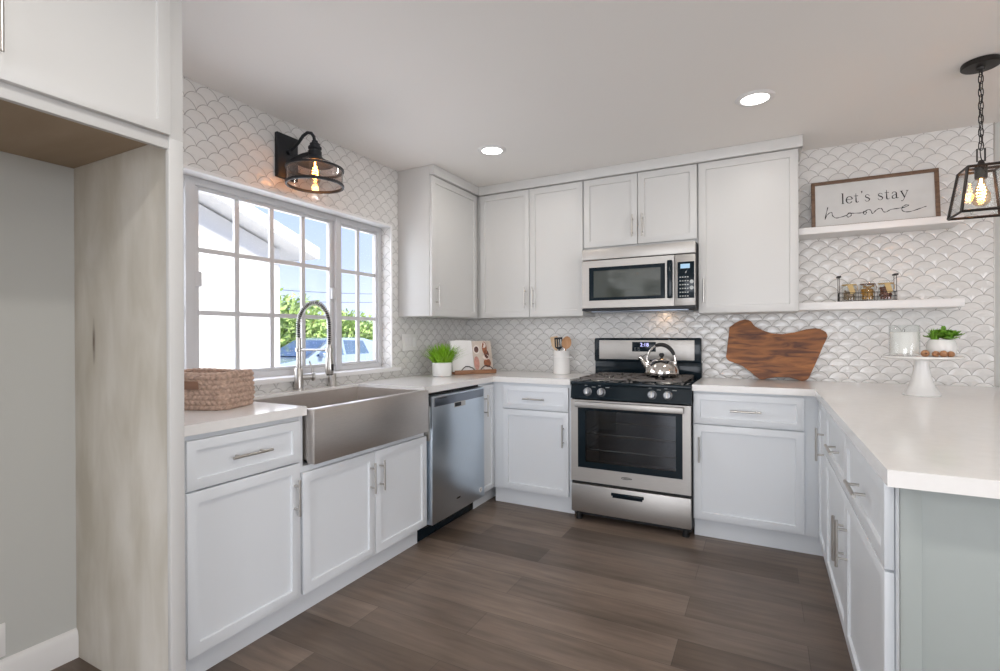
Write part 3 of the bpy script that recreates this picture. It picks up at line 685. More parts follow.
# ------------------------------------------------------------------ kettle on the range
kc = Vector((1.700, -.335, .9345))
r = thing('tea_kettle', 'shiny steel whistling tea kettle with black-gripped arched handle on the range', 'kettle', kc)
b = MB(); b.lathe([(0, 0), (.095, 0), (.100, .003), (.106, .012), (.109, .028), (.106, .048), (.096, .070), (.080, .090), (.062, .104), (.056, .108), (.0, .108)], kc, 40); mesh('body', b, CHROME, r)
b = MB(); b.lathe([(.056, .107), (.057, .111), (.045, .117), (.020, .121), (0, .122)], kc, 32); ld = mesh('lid', b, CHROME, r)
b = MB(); b.lathe([(0, .120), (.008, .120), (.009, .128), (.017, .136), (.017, .146), (.010, .153), (0, .154)], kc, 20); mesh('lid_knob', b, BLACKM, ld)
b = MB(); b.tube([kc + Vector(p) for p in ((-.075, -.01, .055), (-.100, -.012, .078), (-.120, -.014, .104), (-.128, -.015, .116))], [.028, .021, .016, .014], 14); mesh('spout', b, CHROME, r)
b = MB(); b.tube([kc + Vector(p) for p in ((-.122, -.015, .116), (-.138, -.016, .124), (-.142, -.016, .130))], [.0165, .017, .010], 12); b.tube([kc + Vector(p) for p in ((-.128, -.015, .12), (-.112, -.014, .138), (-.095, -.012, .146))], [.005, .005, .004], 8); mesh('whistle', b, CHROME, r)
hp = [kc + Vector((-.005 - .090 * math.cos(a), 0, .098 + .110 * math.sin(a))) for a in [PI * (0.0 + i / 24) for i in range(25)]]
b = MB(); b.tube(hp, .007, 10); b.box(kc.x - .102, kc.x - .078, kc.y - .012, kc.y + .012, kc.z + .078, kc.z + .104, .004); b.box(kc.x + .068, kc.x + .094, kc.y - .012, kc.y + .012, kc.z + .078, kc.z + .104, .004); mesh('handle', b, CHROME, r)
b = MB(); b.tube(hp[9:22], [.009, .011, .012, .0125, .013, .013, .013, .013, .013, .0125, .012, .011, .009], 12); mesh('handle_grip', b, BLACKM, r)

# ------------------------------------------------------------------ microwave
MX0, MX1, MZ0, MZ1, MF = 1.176, 1.917, 1.374, 1.794, -.385
r = thing('microwave_oven', 'over-the-range stainless steel microwave with dark window', 'microwave', ((MX0 + MX1) / 2, -.2, MZ0))
b = MB(); b.box(MX0, MX1, -.355, -.004, MZ0, MZ1 - .002, .002); mesh('case', b, BLACKM, r)
b = MB(); b.box(MX0 + .05, MX1 - .05, -.33, -.06, MZ0 - .010, MZ0 + .002, .002); mesh('underside_filter', b, STEELX, r)
b = MB(); b.box(1.63, 1.70, -.11, -.06, MZ0 - .004, MZ0 + .001, .001); mesh('added_cooktop_glow', b, mat('added_glow_lens', (1, .9, .7), 0.4, emit=(1.0, .72, .42), estr=3), r)  # added glowing lens, goes with the lamp that warms the tile
lamp('added_cooktop_glow_lamp', 'AREA', (1.665, -.085, MZ0 - .014), 0.10, (1.0, .62, .34), size=.05, aim=(0, .35, -1))  # added warm lamp, stands in for a reflected glow on the tile
F = FY(MF)
b = MB(); b.box(MX0, MX1 - .003, MF, -.352, 1.722, MZ1, .002); mesh('vent_band', b, STEEL, r)
b = MB()
mw = (MX0 + .052, MX0 + .556, 1.442, 1.668)
for a in ((MX0, mw[0], MZ0 + .018, 1.715), (mw[1], MX0 + .612, MZ0 + .018, 1.715), (mw[0], mw[1], MZ0 + .018, mw[2]), (mw[0], mw[1], mw[3], 1.715)): b.box(a[0], a[1], MF, -.352, a[2], a[3])
md = mesh('door', b, STEEL, r)
b = MB(); gw = (mw[0] + .032, mw[1] - .028, mw[2] + .020, mw[3] - .024)
for a in ((mw[0], gw[0], mw[2], mw[3]), (gw[1], mw[1], mw[2], mw[3]), (gw[0], gw[1], mw[2], gw[2]), (gw[0], gw[1], gw[3], mw[3])): b.box(a[0], a[1], MF - .002, -.354, a[2], a[3])
mesh('window_border', b, BLACKG, md)
b = MB(); b.box(gw[0], gw[1], MF - .0005, -.354, gw[2], gw[3]); mesh('door_window', b, mat('microwave_window', (0.045, 0.055, 0.05), 0.06, noise=0.02, coat=0.6, spec=1.0), md)
b = MB(); b.box(MX0 + .570, MX0 + .603, MF - .028, MF - .006, 1.440, 1.682, .008, 3); b.box(MX0 + .576, MX0 + .597, MF - .008, MF + .001, 1.455, 1.475); b.box(MX0 + .576, MX0 + .597, MF - .008, MF + .001, 1.647, 1.667); mesh('handle', b, BLACKG, md)
b = MB(); b.box(MX0 + .615, MX1 - .004, MF, -.352, MZ0 + .018, 1.715, .002); cp = mesh('control_panel', b, STEEL, r)
kx0, kx1 = MX0 + .632, MX0 + .732
b = MB(); b.box(kx0, kx1, MF - .002, MF + .001, 1.438, 1.668, .001); kp = mesh('keypad', b, BLACKG, cp)
b = MB(); b.box(kx0 + .018, kx1 - .026, MF - .003, MF, 1.626, 1.654); mesh('display', b, LCDB, kp)
b = MB()
for i in range(6):
    for j in range(4):
        b.box(kx0 + .012 + j * .015, kx0 + .021 + j * .015, MF - .0028, MF - .001, 1.448 + i * .024, 1.4545 + i * .024)
for z_ in (1.503, 1.541): b.cyl((kx1 - .016, MF - .0028, z_), (kx1 - .016, MF - .001, z_), .0115, seg=16)
mesh('keys', b, PRINT, kp)
b = MB(); b.box(MX0, MX1 - .003, MF + .004, -.352, MZ0, MZ0 + .016, .002); mesh('bottom_trim', b, CHARC, r)

# ------------------------------------------------------------------ counter-top things, window side
bc = Vector((.206, -2.432, CT1)); ang = math.atan2(.39, .92)
r = thing('woven_basket', 'chunky tan woven rope basket with leather tab on the counter beside the tall panel', 'basket', bc, (0, 0, ang))
HX, HY, CR, BH = .152, .108, .035, .145
def rrect(t, hx, hy, c):
    L1, L2, A = 2 * (hx - c), 2 * (hy - c), PI * c / 2
    tot = 2 * L1 + 2 * L2 + 4 * A; s_ = (t % 1.0) * tot
    segs = [(L1, 's', (-(hx - c), -hy), (1, 0), (0, -1)), (A, 'a', (hx - c, -(hy - c)), -PI / 2, 0), (L2, 's', (hx, -(hy - c)), (0, 1), (1, 0)), (A, 'a', (hx - c, hy - c), 0, 0),
            (L1, 's', (hx - c, hy), (-1, 0), (0, 1)), (A, 'a', (-(hx - c), hy - c), PI / 2, 0), (L2, 's', (-hx, hy - c), (0, -1), (-1, 0)), (A, 'a', (-(hx - c), -(hy - c)), PI, 0)]
    for ln, k, p, d, n in segs:
        if s_ <= ln:
            if k == 's': return p[0] + d[0] * s_, p[1] + d[1] * s_, n[0], n[1]
            a = d + s_ / c; return p[0] + c * math.cos(a), p[1] + c * math.sin(a), math.cos(a), math.sin(a)
        s_ -= ln
    return p[0], p[1], 1, 0
b = MB(); NT, NR = 260, 64; g_ = []
rows = 7; br_n = 44
for i in range(NR + 1):
    v = i / NR; row = int(min(v * rows, rows - 1e-6)); fv = v * rows - row; rg = []
    for k in range(NT):
        t_ = k / NT; x, y, nx, ny = rrect(t_, HX, HY, CR)
        sgn = 1 if row % 2 else -1
        ph = t_ * br_n * 2 * PI + sgn * fv * PI * 1.1 + row * .9
        d = .0095 * abs(math.sin(ph / 2 + 0)) ** .6 * (math.sin(PI * fv) ** .5 if 0 < fv < 1 else 0) + .0015 * math.sin(37 * t_ + 9 * v)
        fl = 1 + .02 * math.sin(PI * v)
        z_ = BH * v + .003 * math.sin(2 * PI * t_ * 3 + 1)* v
        rg.append(b.bm.verts.new((x * fl + nx * d, y * fl + ny * d, z_)))
    g_.append(rg)
for i in range(NR):
    for k in range(NT): b.bm.faces.new((g_[i][k], g_[i][(k + 1) % NT], g_[i + 1][(k + 1) % NT], g_[i + 1][k]))
inn = []
for v in (1.0, .25):
    rg = []
    for k in range(NT):
        x, y, nx, ny = rrect(k / NT, HX - .012, HY - .012, CR - .01); rg.append(b.bm.verts.new((x, y, BH * v + (.003 * math.sin(2 * PI * k / NT * 3 + 1)) * v)))
    inn.append(rg)
for k in range(NT):
    k2 = (k + 1) % NT
    b.bm.faces.new((g_[NR][k], g_[NR][k2], inn[0][k2], inn[0][k])); b.bm.faces.new((inn[0][k], inn[0][k2], inn[1][k2], inn[1][k]))
b.bm.faces.new(inn[1]); b.bm.faces.new(g_[0][::-1])
ROPE = mat('sea_grass_rope', (0.44, 0.31, 0.24), 0.8, noise=0.3, nscale=70, bump=0.5, bscale=120)
mesh('body', b, ROPE, r, local=True, smooth=60)
b = MB()
for k0 in (0.0,):
    pth = []
    for k in range(120):
        x, y, nx, ny = rrect(k / 120, HX - .005, HY - .005, CR - .004); pth.append((x, y, BH + .003 * math.sin(2 * PI * k / 120 * 3 + 1)))
    b.tube(pth, [.0085 + .0015 * math.sin(k * PI / 1.5) for k in range(120)], 8, closed=True)
mesh('rim', b, ROPE, r, local=True)
b = MB(); b.box(-.035, .050, -HY - .014, -HY - .007, .085, .118, .002); mesh('leather_tab', b, LEATHER, r, local=True)

# switch plate
r = thing('switch_plate', 'white three-gang switch plate on the tile beside the window', 'light switch', (0.0, -.795, 1.158))
b = MB(); b.box(.0005, .007, -.880, -.708, 1.098, 1.220, .0025); mesh('plate', b, CERAM, r)
for k in range(3):
    yc = -.840 + k * .046; b = MB(); b.prism([(.007, 1.125), (.0105, 1.127), (.008, 1.193), (.007, 1.194)], yc - .016, yc + .016, lambda u, v, d: (u, d, v)); mesh('rocker_switch', b, TRIMW, r)
r = thing('outlet_plate', 'white wall plate low in the refrigerator alcove', 'outlet', (-.02, -3.02, .17))
b = MB(); b.box(-.0195, -.012, -3.09, -3.000, .118, .232, .003); mesh('plate', b, TRIMW, r)

# grass pot
gc = Vector((.232, -.715, CT1))
r = thing('potted_grass', 'bushy bright green grass in a round white ribbed pot on the corner counter', 'potted plant', gc)
b = MB(); b.lathe([(0, 0), (.060, 0), (.067, .004), (.070, .012), (.073, .09), (.075, .098), (.072, .100), (.067, .096), (.065, .075), (0, .075)], gc, 40); mesh('pot', b, CERAM, r)
b = MB(); b.lathe([(0, .086), (.066, .078)], gc, 24); mesh('soil', b, mat('soil', (0.05, 0.035, 0.02), 0.9, noise=0.3, nscale=60), r)
def blades(b, c, n, r0, hmin, hmax, spread, wd, rn):
    for i in range(n):
        a = rn.uniform(0, 2 * PI); rr = r0 * math.sqrt(rn.random()); h = rn.uniform(hmin, hmax)
        lean = spread * (rr / r0) ** 1.2 * rn.uniform(.5, 1.3); a2 = a + rn.uniform(-.5, .5)
        p0 = Vector((rr * math.cos(a), rr * math.sin(a), 0)); dr = Vector((math.cos(a2), math.sin(a2), 0)); sd = Vector((-dr.y, dr.x, 0))
        if rn.random() < .5: sd = (sd + dr * rn.uniform(-1, 1)).normalized()
        vs_ = []
        for k in range(5):
            f = k / 4; p = c + p0 + dr * lean * f ** 1.8 + Vector((0, 0, h * (f - .22 * (lean / max(spread, 1e-4)) * f * f))); w_ = wd * (1 - f ** 2) + .0003
            vs_ += [p - sd * w_, p + sd * w_]
        b.faces_from(vs_, [[2 * k, 2 * k + 1, 2 * k + 3, 2 * k + 2] for k in range(4)])
b = MB(); blades(b, gc + Vector((0, 0, .08)), 620, .064, .09, .175, .11, .0028, rnd); blades(b, gc + Vector((0, 0, .08)), 18, .06, .10, .15, .20, .0022, rnd)
mesh('foliage', b, GREEN, r, label='bright green grass blades')

# cookbook on a stand in the corner
bc = Vector((.318, -.418, CT1)); az = math.atan2(.304, .20)
r = thing('cookbook_stand', 'wooden cookbook stand with dark metal page clips in the corner', 'cookbook stand', bc, (0, 0, az))
b = MB(); b.box(-.175, .175, -.042, .05, .001, .020, .003); b.box(-.175, .175, -.050, -.040, .001, .032, .003); mesh('ledge', b, STANDW, r, local=True)
tl = .24
b = MB(); b.prism([(.010, .018), (.020, .018), (.020 + tl * .20, .21), (.010 + tl * .20, .21)], -.10, .10, lambda u, v, d: (d, u, v)); mesh('back_rest', b, CHARC, r, local=True)
for s_ in (-.075, .085):
    b = MB(); b.tube([(s_ - .045, -.046, .030), (s_ - .03, -.044, .046), (s_ - .005, -.038, .060), (s_ + .02, -.040, .058), (s_ + .05, -.044, .046), (s_ + .062, -.046, .030)], .0035, 8); mesh('page_clip', b, CHARC, r, local=True)
Mb = Matrix.Translation(bc) @ Matrix.Rotation(az, 4, 'Z')
r = thing('cookbook', 'open cookbook with blank page and photo page resting on the wooden stand', 'book', Mb @ Vector((0, -.02, .021)), (-.23, 0, az))
def pg(xa, xb, z1_=.225):
    b = MB(); n = 10; up_, lo = [], []
    for i in range(n + 1):
        f = i / n; x = xa + (xb - xa) * f; bow = -.016 * math.sin(PI * min(1, f * 1.0)) ; up_.append((x, bow)); lo.append((x, .012))
    b.prism(up_ + lo[::-1], 0.0, z1_, lambda u, v, d: (u, v, d)); return b
mesh('blank_page', pg(-.178, 0.0, .238), PAGE, r, local=True)
pgr = mesh('photo_page', pg(.165, 0.002, .232), mat('photo_page_paper', (0.55, 0.47, 0.40), 0.45, noise=0.12, nscale=14), r, local=True)
def bowy(x): return -.016 * math.sin(PI * min(1, max(0, (x - .002) / .163))) - .0012
def blob(name, cx, cz, rx, rz, m_):
    b = MB(); pts = [(cx + rx * math.cos(a), cz + rz * math.sin(a)) for a in [2 * PI * i / 20 for i in range(20)]]
    v0 = [(p[0], bowy(p[0]) - .0004, p[1]) for p in pts]; v1 = [(p[0], bowy(p[0]) + .0012, p[1]) for p in pts]
    b.faces_from(v0 + v1, [list(range(20)), list(range(20, 40))[::-1]] + [[i, (i + 1) % 20, 20 + (i + 1) % 20, 20 + i] for i in range(20)])
    return mesh(name, b, m_, pgr, local=True)
REDF = mat('printed_salmon', (0.50, 0.24, 0.19), 0.4, noise=0.25, nscale=40); DKF = mat('printed_dark_brown', (0.10, 0.035, 0.025), 0.4, noise=0.3, nscale=40); BRF = mat('printed_brown', (0.32, 0.12, 0.06), 0.4, noise=0.35, nscale=40); CRF = mat('printed_cream', (0.74, 0.66, 0.60), 0.4, noise=0.05)
for nm, cx, cz, rx, rz, m_ in (('printed_plate', .030, .165, .024, .034, CRF), ('printed_berries', .030, .165, .017, .025, DKF), ('printed_salmon', .024, .06, .020, .052, REDF), ('printed_toast', .098, .175, .022, .05, BRF), ('printed_cup', .092, .198, .020, .022, CRF),
                               ('printed_meat', .112, .125, .022, .032, DKF), ('printed_sauce', .104, .103, .030, .020, CRF), ('printed_crust', .112, .058, .034, .034, BRF), ('printed_napkin', .11, .018, .034, .015, CRF)):
    blob(nm, cx, cz, rx, rz, m_)

# utensil crock
cc = Vector((.935, -.150, CT1))
r = thing('utensil_crock', 'white ceramic utensil crock with side lugs between the cookbook and the range', 'crock', cc)
b = MB(); b.lathe([(0, 0), (.060, 0), (.064, .004), (.064, .118), (.066, .122), (.066, .128), (.063, .131), (.063, .166), (.066, .170), (.066, .176), (.060, .176), (.058, .165), (.058, .012), (0, .012)], cc, 40); mesh('body', b, CERAM, r)
for s_ in (-1, 1):
    b = MB(); b.tube([cc + Vector((s_ * .060, -.018, .125)), cc + Vector((s_ * .078, -.014, .127)), cc + Vector((s_ * .082, 0, .128)), cc + Vector((s_ * .078, .014, .127)), cc + Vector((s_ * .060, .018, .125))], .006, 8); mesh('lug', b, CERAM, r)
def utensil(name, label, base, top, m_, kind):
    p0 = cc + Vector(base); p1 = cc + Vector(top); d = (p1 - p0).normalized(); L = (p1 - p0).length
    fy = Vector((.38, -.92, 0)); fy = (fy - d * fy.dot(d)).normalized(); fx = fy.cross(d)
    Mx = Matrix(((fx.x, fy.x, d.x, p0.x), (fx.y, fy.y, d.y, p0.y), (fx.z, fy.z, d.z, p0.z), (0, 0, 0, 1)))
    t = thing(name, label, 'kitchen utensil', p0, group='utensils in the crock')
    b = MB(); b.tube([(0, 0, 0), (0, 0, L)], [.0055, .0055], 10, M=Mx); mesh('handle', b, m_, t)
    b = MB()
    if kind == 'spoon':
        n = 16; vs_ = [];
        for s_ in (-1, 1):
            for i in range(9):
                f = i / 8; 
                for k in range(n):
                    a = 2 * PI * k / n; vs_.append(Mx @ Vector((f * .036 * math.cos(a), s_ * .0 + (-.004 * s_) - .011 * (1 - f * f) + (.004 * s_) * f, L + .040 + f * .050 * math.sin(a) * (1.0 if math.sin(a) > 0 else .95))))
        fc = []
        for s_ in range(2):
            for i in range(8):
                for k in range(n):
                    o = s_ * 9 * n; fc.append([o + i * n + k, o + i * n + (k + 1) % n, o + (i + 1) * n + (k + 1) % n, o + (i + 1) * n + k])
        b.faces_from(vs_, fc); bmesh.ops.remove_doubles(b.bm, verts=b.bm.verts[:], dist=.0003)
    elif kind == 'spatula':
        b.prism([(-.012, L - .005), (.012, L - .005), (.028, L + .03), (.029, L + .092), (.024, L + .098), (-.024, L + .098), (-.029, L + .092), (-.028, L + .03)], -.003, .003, lambda u, v, d_: Mx @ Vector((u, d_, v)), .0015)
    elif kind == 'whisk':
        for k in range(5):
            a = PI * k / 5; pth = []
            for i in range(17):
                f = PI * i / 16; pth.append(Mx @ Vector((.026 * math.cos(a) * math.cos(f) , .026 * math.sin(a) * math.cos(f), L + .075 * math.sin(f))))
            b.tube(pth, .0018, 6)
    elif kind == 'turner':
        for k in range(4): b.prism([(-.030 + k * .017, L + .012), (-.021 + k * .017, L + .012), (-.021 + k * .017, L + .075), (-.030 + k * .017, L + .075)], -.0015, .0015, lambda u, v, d_: Mx @ Vector((u, d_, v)))
        b.prism([(-.030, L + .072), (.030, L + .072), (.030, L + .086), (-.030, L + .086)], -.0015, .0015, lambda u, v, d_: Mx @ Vector((u, d_, v))); b.prism([(-.01, L - .004), (.01, L - .004), (.030, L + .014), (-.030, L + .014)], -.0015, .0015, lambda u, v, d_: Mx @ Vector((u, d_, v)))
    mesh({'spoon': 'bowl', 'spatula': 'blade', 'whisk': 'wire_head', 'turner': 'slotted_head'}[kind], b, m_, t)
    return t
utensil('wooden_spoon', 'big tan wooden spoon leaning to the range side of the white crock', (.010, -.01, .014), (.044, -.026, .196), SPOONW, 'spoon')
utensil('wooden_spatula', 'pale wooden spatula leaning to the corner side of the white crock', (-.01, .0, .014), (-.036, -.018, .186), PALEW, 'spatula')
utensil('whisk', 'wire whisk standing up in the white crock', (0, .015, .014), (.012, .028, .200), CHROME, 'whisk')
utensil('slotted_turner', 'dark slotted turner standing in the middle of the white crock', (-.004, -.012, .014), (-.012, -.020, .190), CHARC, 'turner')

# ------------------------------------------------------------------ cutting board against the tile
out = [(2.088, 1.258), (2.126, 1.288), (2.15, 1.300), (2.18, 1.308), (2.203, 1.304), (2.217, 1.295), (2.230, 1.274), (2.243, 1.259), (2.284, 1.235), (2.335, 1.215), (2.396, 1.209), (2.465, 1.22), (2.523, 1.239), (2.576, 1.246), (2.602, 1.241), (2.618, 1.231), (2.632, 1.222), (2.638, 1.208), (2.640, 1.195), (2.636, 1.181), (2.613, 1.125), (2.58, 1.036), (2.546, 0.951), (2.536, .930), (2.522, 0.917), (2.505, .914), (2.493, 0.916), (2.435, 0.934), (2.365, 0.934), (2.314, 0.924), (2.290, .916), (2.278, 0.914), (2.262, .920), (2.242, 0.935), (2.225, .953), (2.205, 0.969), (2.168, 0.998), (2.115, 1.02), (2.090, 1.029), (2.077, 1.037), (2.069, 1.050), (2.068, 1.067), (2.077, 1.151), (2.083, 1.211)]
o0 = Vector((2.36, -.072, CT1 + .0006))
r = thing('cutting_board', 'live-edge dark wood cutting board leaning on the tile wall', 'cutting board', o0, (-.12, 0, 0))
b = MB(); b.prism([(p[0] - o0.x, (p[1] - .9135)) for p in out], 0, .024, lambda u, v, d: (u, d, v), .003); mesh('board', b, BOARDW, r, local=True)

# ------------------------------------------------------------------ cake stand and what is on it
sx0, sy0 = 2.960, -.665; PZ = 1.100
r = thing('cake_stand', 'white ceramic pedestal cake stand on the peninsula counter', 'cake stand', (sx0, sy0, CT1))
b = MB(); b.lathe([(0, .914), (.070, .914), (.074, .919), (.066, .930), (.053, .955), (.042, .985), (.034, 1.02), (.029, 1.06), (.030, 1.084), (.036, 1.090), (0, 1.090)], (sx0, sy0, 0), 48); mesh('pedestal', b, CERAM, r)
b = MB(); b.lathe([(0, 1.088), (.136, 1.090), (.148, 1.092), (.153, 1.096), (.153, 1.101), (.149, 1.103), (.143, PZ + .001), (0, PZ)], (sx0, sy0, 0), 56); mesh('plate', b, CERAM, r)
cx_, cy_ = 2.893, -.672
r = thing('jar_candle', 'white candle in a thick clear glass jar on the cake stand', 'candle', (cx_, cy_, PZ))
b = MB(); b.lathe([(0, .0015), (.056, .0015), (.060, .006), (.060, .148), (.0585, .150), (.057, .148), (.057, .016), (0, .014)], (cx_, cy_, PZ), 40); mesh('glass_jar', b, GLASS, r)
b = MB(); b.lathe([(0, .0165), (.0555, .0165), (.0555, .116), (.05, .118), (0, .117)], (cx_, cy_, PZ), 40); wxo = mesh('wax', b, WAX, r)
b = MB(); b.cyl((cx_, cy_, PZ + .116), (cx_ + .002, cy_, PZ + .130), .0012, seg=6); mesh('wick', b, BLACKM, wxo)
px_, py_ = 3.036, -.655
r = thing('potted_succulent', 'small green succulent in a rounded white pot on the cake stand', 'potted plant', (px_, py_, PZ))
b = MB(); b.lathe([(0, .0015), (.044, .0015), (.050, .006), (.056, .030), (.057, .046), (.053, .066), (.047, .080), (.044, .081), (.044, .070), (0, .068)], (px_, py_, PZ), 40); mesh('pot', b, CERAM, r)
b = MB(); b.lathe([(0, .076), (.0435, .070)], (px_, py_, PZ), 20); mesh('soil', b, bpy.data.materials['soil'], r)
b = MB()
def rosette(b, c, R, n, layers, tilt, rn):
    for l in range(layers):
        for k in range(n):
            a = 2 * PI * (k + .5 * (l % 2)) / n + rn.uniform(-.1, .1); el = .15 + tilt * l / max(1, layers - 1) ; ln = R * (1 - .18 * l)
            d = Vector((math.cos(a) * math.cos(el), math.sin(a) * math.cos(el), math.sin(el))); sd = Vector((-math.sin(a), math.cos(a), 0)); up = sd.cross(d) * -1
            vs_ = []
            for f, w_ in ((0, .14), (.35, .34), (.7, .38), (.9, .22), (1.0, .02)):
                p = c + d * ln * f + Vector((0, 0, .15 * ln * f * f)); vs_ += [p - sd * ln * w_, p + up * ln * .06, p + sd * ln * w_, p - up * ln * .06]
            fc = []
            for i in range(4):
                for q_ in range(4): fc.append([4 * i + q_, 4 * i + (q_ + 1) % 4, 4 * i + 4 + (q_ + 1) % 4, 4 * i + 4 + q_])
            b.faces_from(vs_, fc)
pc = Vector((px_, py_, PZ + .076))
rosette(b, pc + Vector((.000, -.010, .018)), .052, 6, 3, 1.1, rnd); rosette(b, pc + Vector((.042, -.005, .020)), .042, 6, 3, 1.0, rnd); rosette(b, pc + Vector((-.02, .02, .01)), .046, 6, 2, 1.0, rnd); rosette(b, pc + Vector((.02, -.026, .006)), .040, 6, 2, .9, rnd); rosette(b, pc + Vector((.005, -.01, .042)), .03, 5, 2, 1.2, rnd)
blades(b, pc + Vector((-.030, -.012, -.004)), 26, .016, .04, .075, .055, .0030, rnd)
mesh('foliage', b, SUCC, r, label='green succulent rosettes and spiky leaves')
beads = ((2.955, -.748, .0165, .0), (2.992, -.754, .0145, .3), (3.018, -.762, .0155, .7), (3.046, -.752, .0140, 1.1))
labs = ('round wooden bead lying between the candle and the succulent pot', 'wooden bead second along from the candle on the cake stand', 'wooden bead third along from the candle on the cake stand', 'wooden bead in front of the succulent pot, farthest from the candle')
for (x, y, rr, a), lb in zip(beads, labs):
    b = MB(); n = 9; b.lathe([(rr * .22, -rr * .95)] + [(rr * math.cos(t), rr * math.sin(t)) for t in [-1.3 + 2.6 * i / n for i in range(n + 1)]] + [(rr * .22, rr * .95), (rr * .22, -rr * .95)], (0, 0, 0), 20, Matrix.Translation((x, y, PZ + .001 + rr)) @ Matrix.Rotation(a, 4, 'Z') @ Matrix.Rotation(PI / 2, 4, 'X'))
    solo('wooden_bead', b, BEAD, lb, 'bead', 'wooden beads on the cake stand', (x, y, PZ))

# ------------------------------------------------------------------ floating shelves, sign, jar caddy
b = MB(); b.box(2.479, 3.240, -.205, -.001, 1.806, 1.846, .003); solo('floating_shelf', b, TRIMW, 'upper white floating shelf holding the framed sign', 'shelf', 'white floating shelves', (2.86, -.1, 1.806))
b = MB(); b.box(2.479, 3.242, -.205, -.001, 1.352, 1.398, .003); solo('floating_shelf', b, TRIMW, 'lower white floating shelf holding the jar caddy', 'shelf', 'white floating shelves', (2.86, -.1, 1.352))
so = Vector((2.863, -.082, 1.8465))
r = thing('framed_sign', "brown wood framed 'let's stay home' sign on the upper shelf", 'sign', so, (-.13, 0, 0))
SW, SH = .308, .302; fw = .020
b = MB()
for a in ((-SW, -SW + fw, 0, SH), (SW - fw, SW, 0, SH), (-SW + fw, SW - fw, 0, fw), (-SW + fw, SW - fw, SH - fw, SH)): b.box(a[0], a[1], -.012, .012, a[2], a[3], .001)
mesh('frame', b, WALNUT, r, local=True)
b = MB(); b.box(-SW + fw, SW - fw, -.004, .008, fw, SH - fw); mesh('board', b, SIGNW, r, local=True)
# lettering: serif strokes in units of the x-height
def el(cx, cz, rx, rz, a0, a1, n=18): return [(cx + rx * math.cos(math.radians(a0 + (a1 - a0) * i / n)), cz + rz * math.sin(math.radians(a0 + (a1 - a0) * i / n))) for i in range(n + 1)]
def elw(a0, a1, tk, tn, n=18): return [tn + (tk - tn) * abs(math.cos(math.radians(a0 + (a1 - a0) * i / n))) ** 1.3 for i in range(n + 1)]
S_path = [(.53, .74), (.50, .88), (.40, .96), (.28, .97), (.15, .91), (.10, .78), (.15, .65), (.30, .55), (.45, .46), (.55, .34), (.54, .18), (.44, .06), (.29, .02), (.16, .06), (.08, .17), (.05, .28)]
S_w = [.05, .05, .06, .06, .07, .10, .13, .15, .15, .14, .11, .08, .06, .06, .05, .05]
LET = {
 'l': (.36, [([(.18, 0), (.18, 1.52)], .15), ([(.02, .03), (.34, .03)], .06), ([(.02, 1.50), (.18, 1.50)], .06)]),
 'e': (.80, [(el(.42, .5, .35, .48, 12, 325), elw(12, 325, .15, .06)), ([(.10, .56), (.76, .56)], .055)]),
 't': (.56, [([(.22, 1.32), (.22, .20), (.26, .08), (.36, .03), (.47, .07), (.53, .17)], [.05, .15, .14, .10, .06, .04]), ([(.0, .96), (.48, .96)], .06)]),
 "'": (.30, [([(.15, 1.56), (.18, 1.42), (.12, 1.25)], [.17, .13, .03])]),
 's': (.62, [(S_path, S_w)]),
 'a': (.80, [([(.10, .74), (.16, .90), (.32, .97), (.48, .92), (.55, .76), (.55, .18), (.60, .06), (.70, .05), (.77, .13)], [.11, .07, .06, .08, .14, .14, .10, .06, .04]), ([(.55, .60), (.34, .54), (.14, .42), (.09, .25), (.15, .09), (.28, .03), (.44, .10), (.55, .24)], [.05, .06, .09, .13, .12, .08, .06, .05])]),
 'y': (.86, [([(.10, .97), (.46, .05)], .14), ([(.78, .97), (.44, .02), (.32, -.30), (.20, -.42), (.08, -.38)], [.06, .06, .06, .07, .11]), ([(-.02, .97), (.30, .97)], .055), ([(.62, .97), (.90, .97)], .055)]),
 ' ': (.50, [])}
FS = lambda u, v, d: (u, -.0042 - d, v)
txt = "let's stay"; k = .0435; gap_ = .16
wtot = sum(LET[c][0] + gap_ for c in txt) - gap_
cx0 = .008 - wtot * k / 2; b = MB()
for c in txt:
    adv, st_ = LET[c]
    for i_, (pts, wd) in enumerate(st_):
        b.ribbon([(cx0 + p[0] * k, .150 + p[1] * k) for p in pts], [x * k for x in wd] if isinstance(wd, list) else wd * k, FS, 0, .0006 + .0001 * i_)
    cx0 += (adv + gap_) * k
def spline(P, n=6):
    o = []
    for i in range(len(P) - 1):
        p0 = P[max(i - 1, 0)]; p1 = P[i]; p2 = P[i + 1]; p3 = P[min(i + 2, len(P) - 1)]
        for t in range(n):
            t = t / n; o.append(tuple(.5 * (2 * p1[a] + (p2[a] - p0[a]) * t + (2 * p0[a] - 5 * p1[a] + 4 * p2[a] - p3[a]) * t * t + (3 * p1[a] - p0[a] - 3 * p2[a] + p3[a]) * t ** 3) for a in (0, 1)))
    return o + [P[-1]]
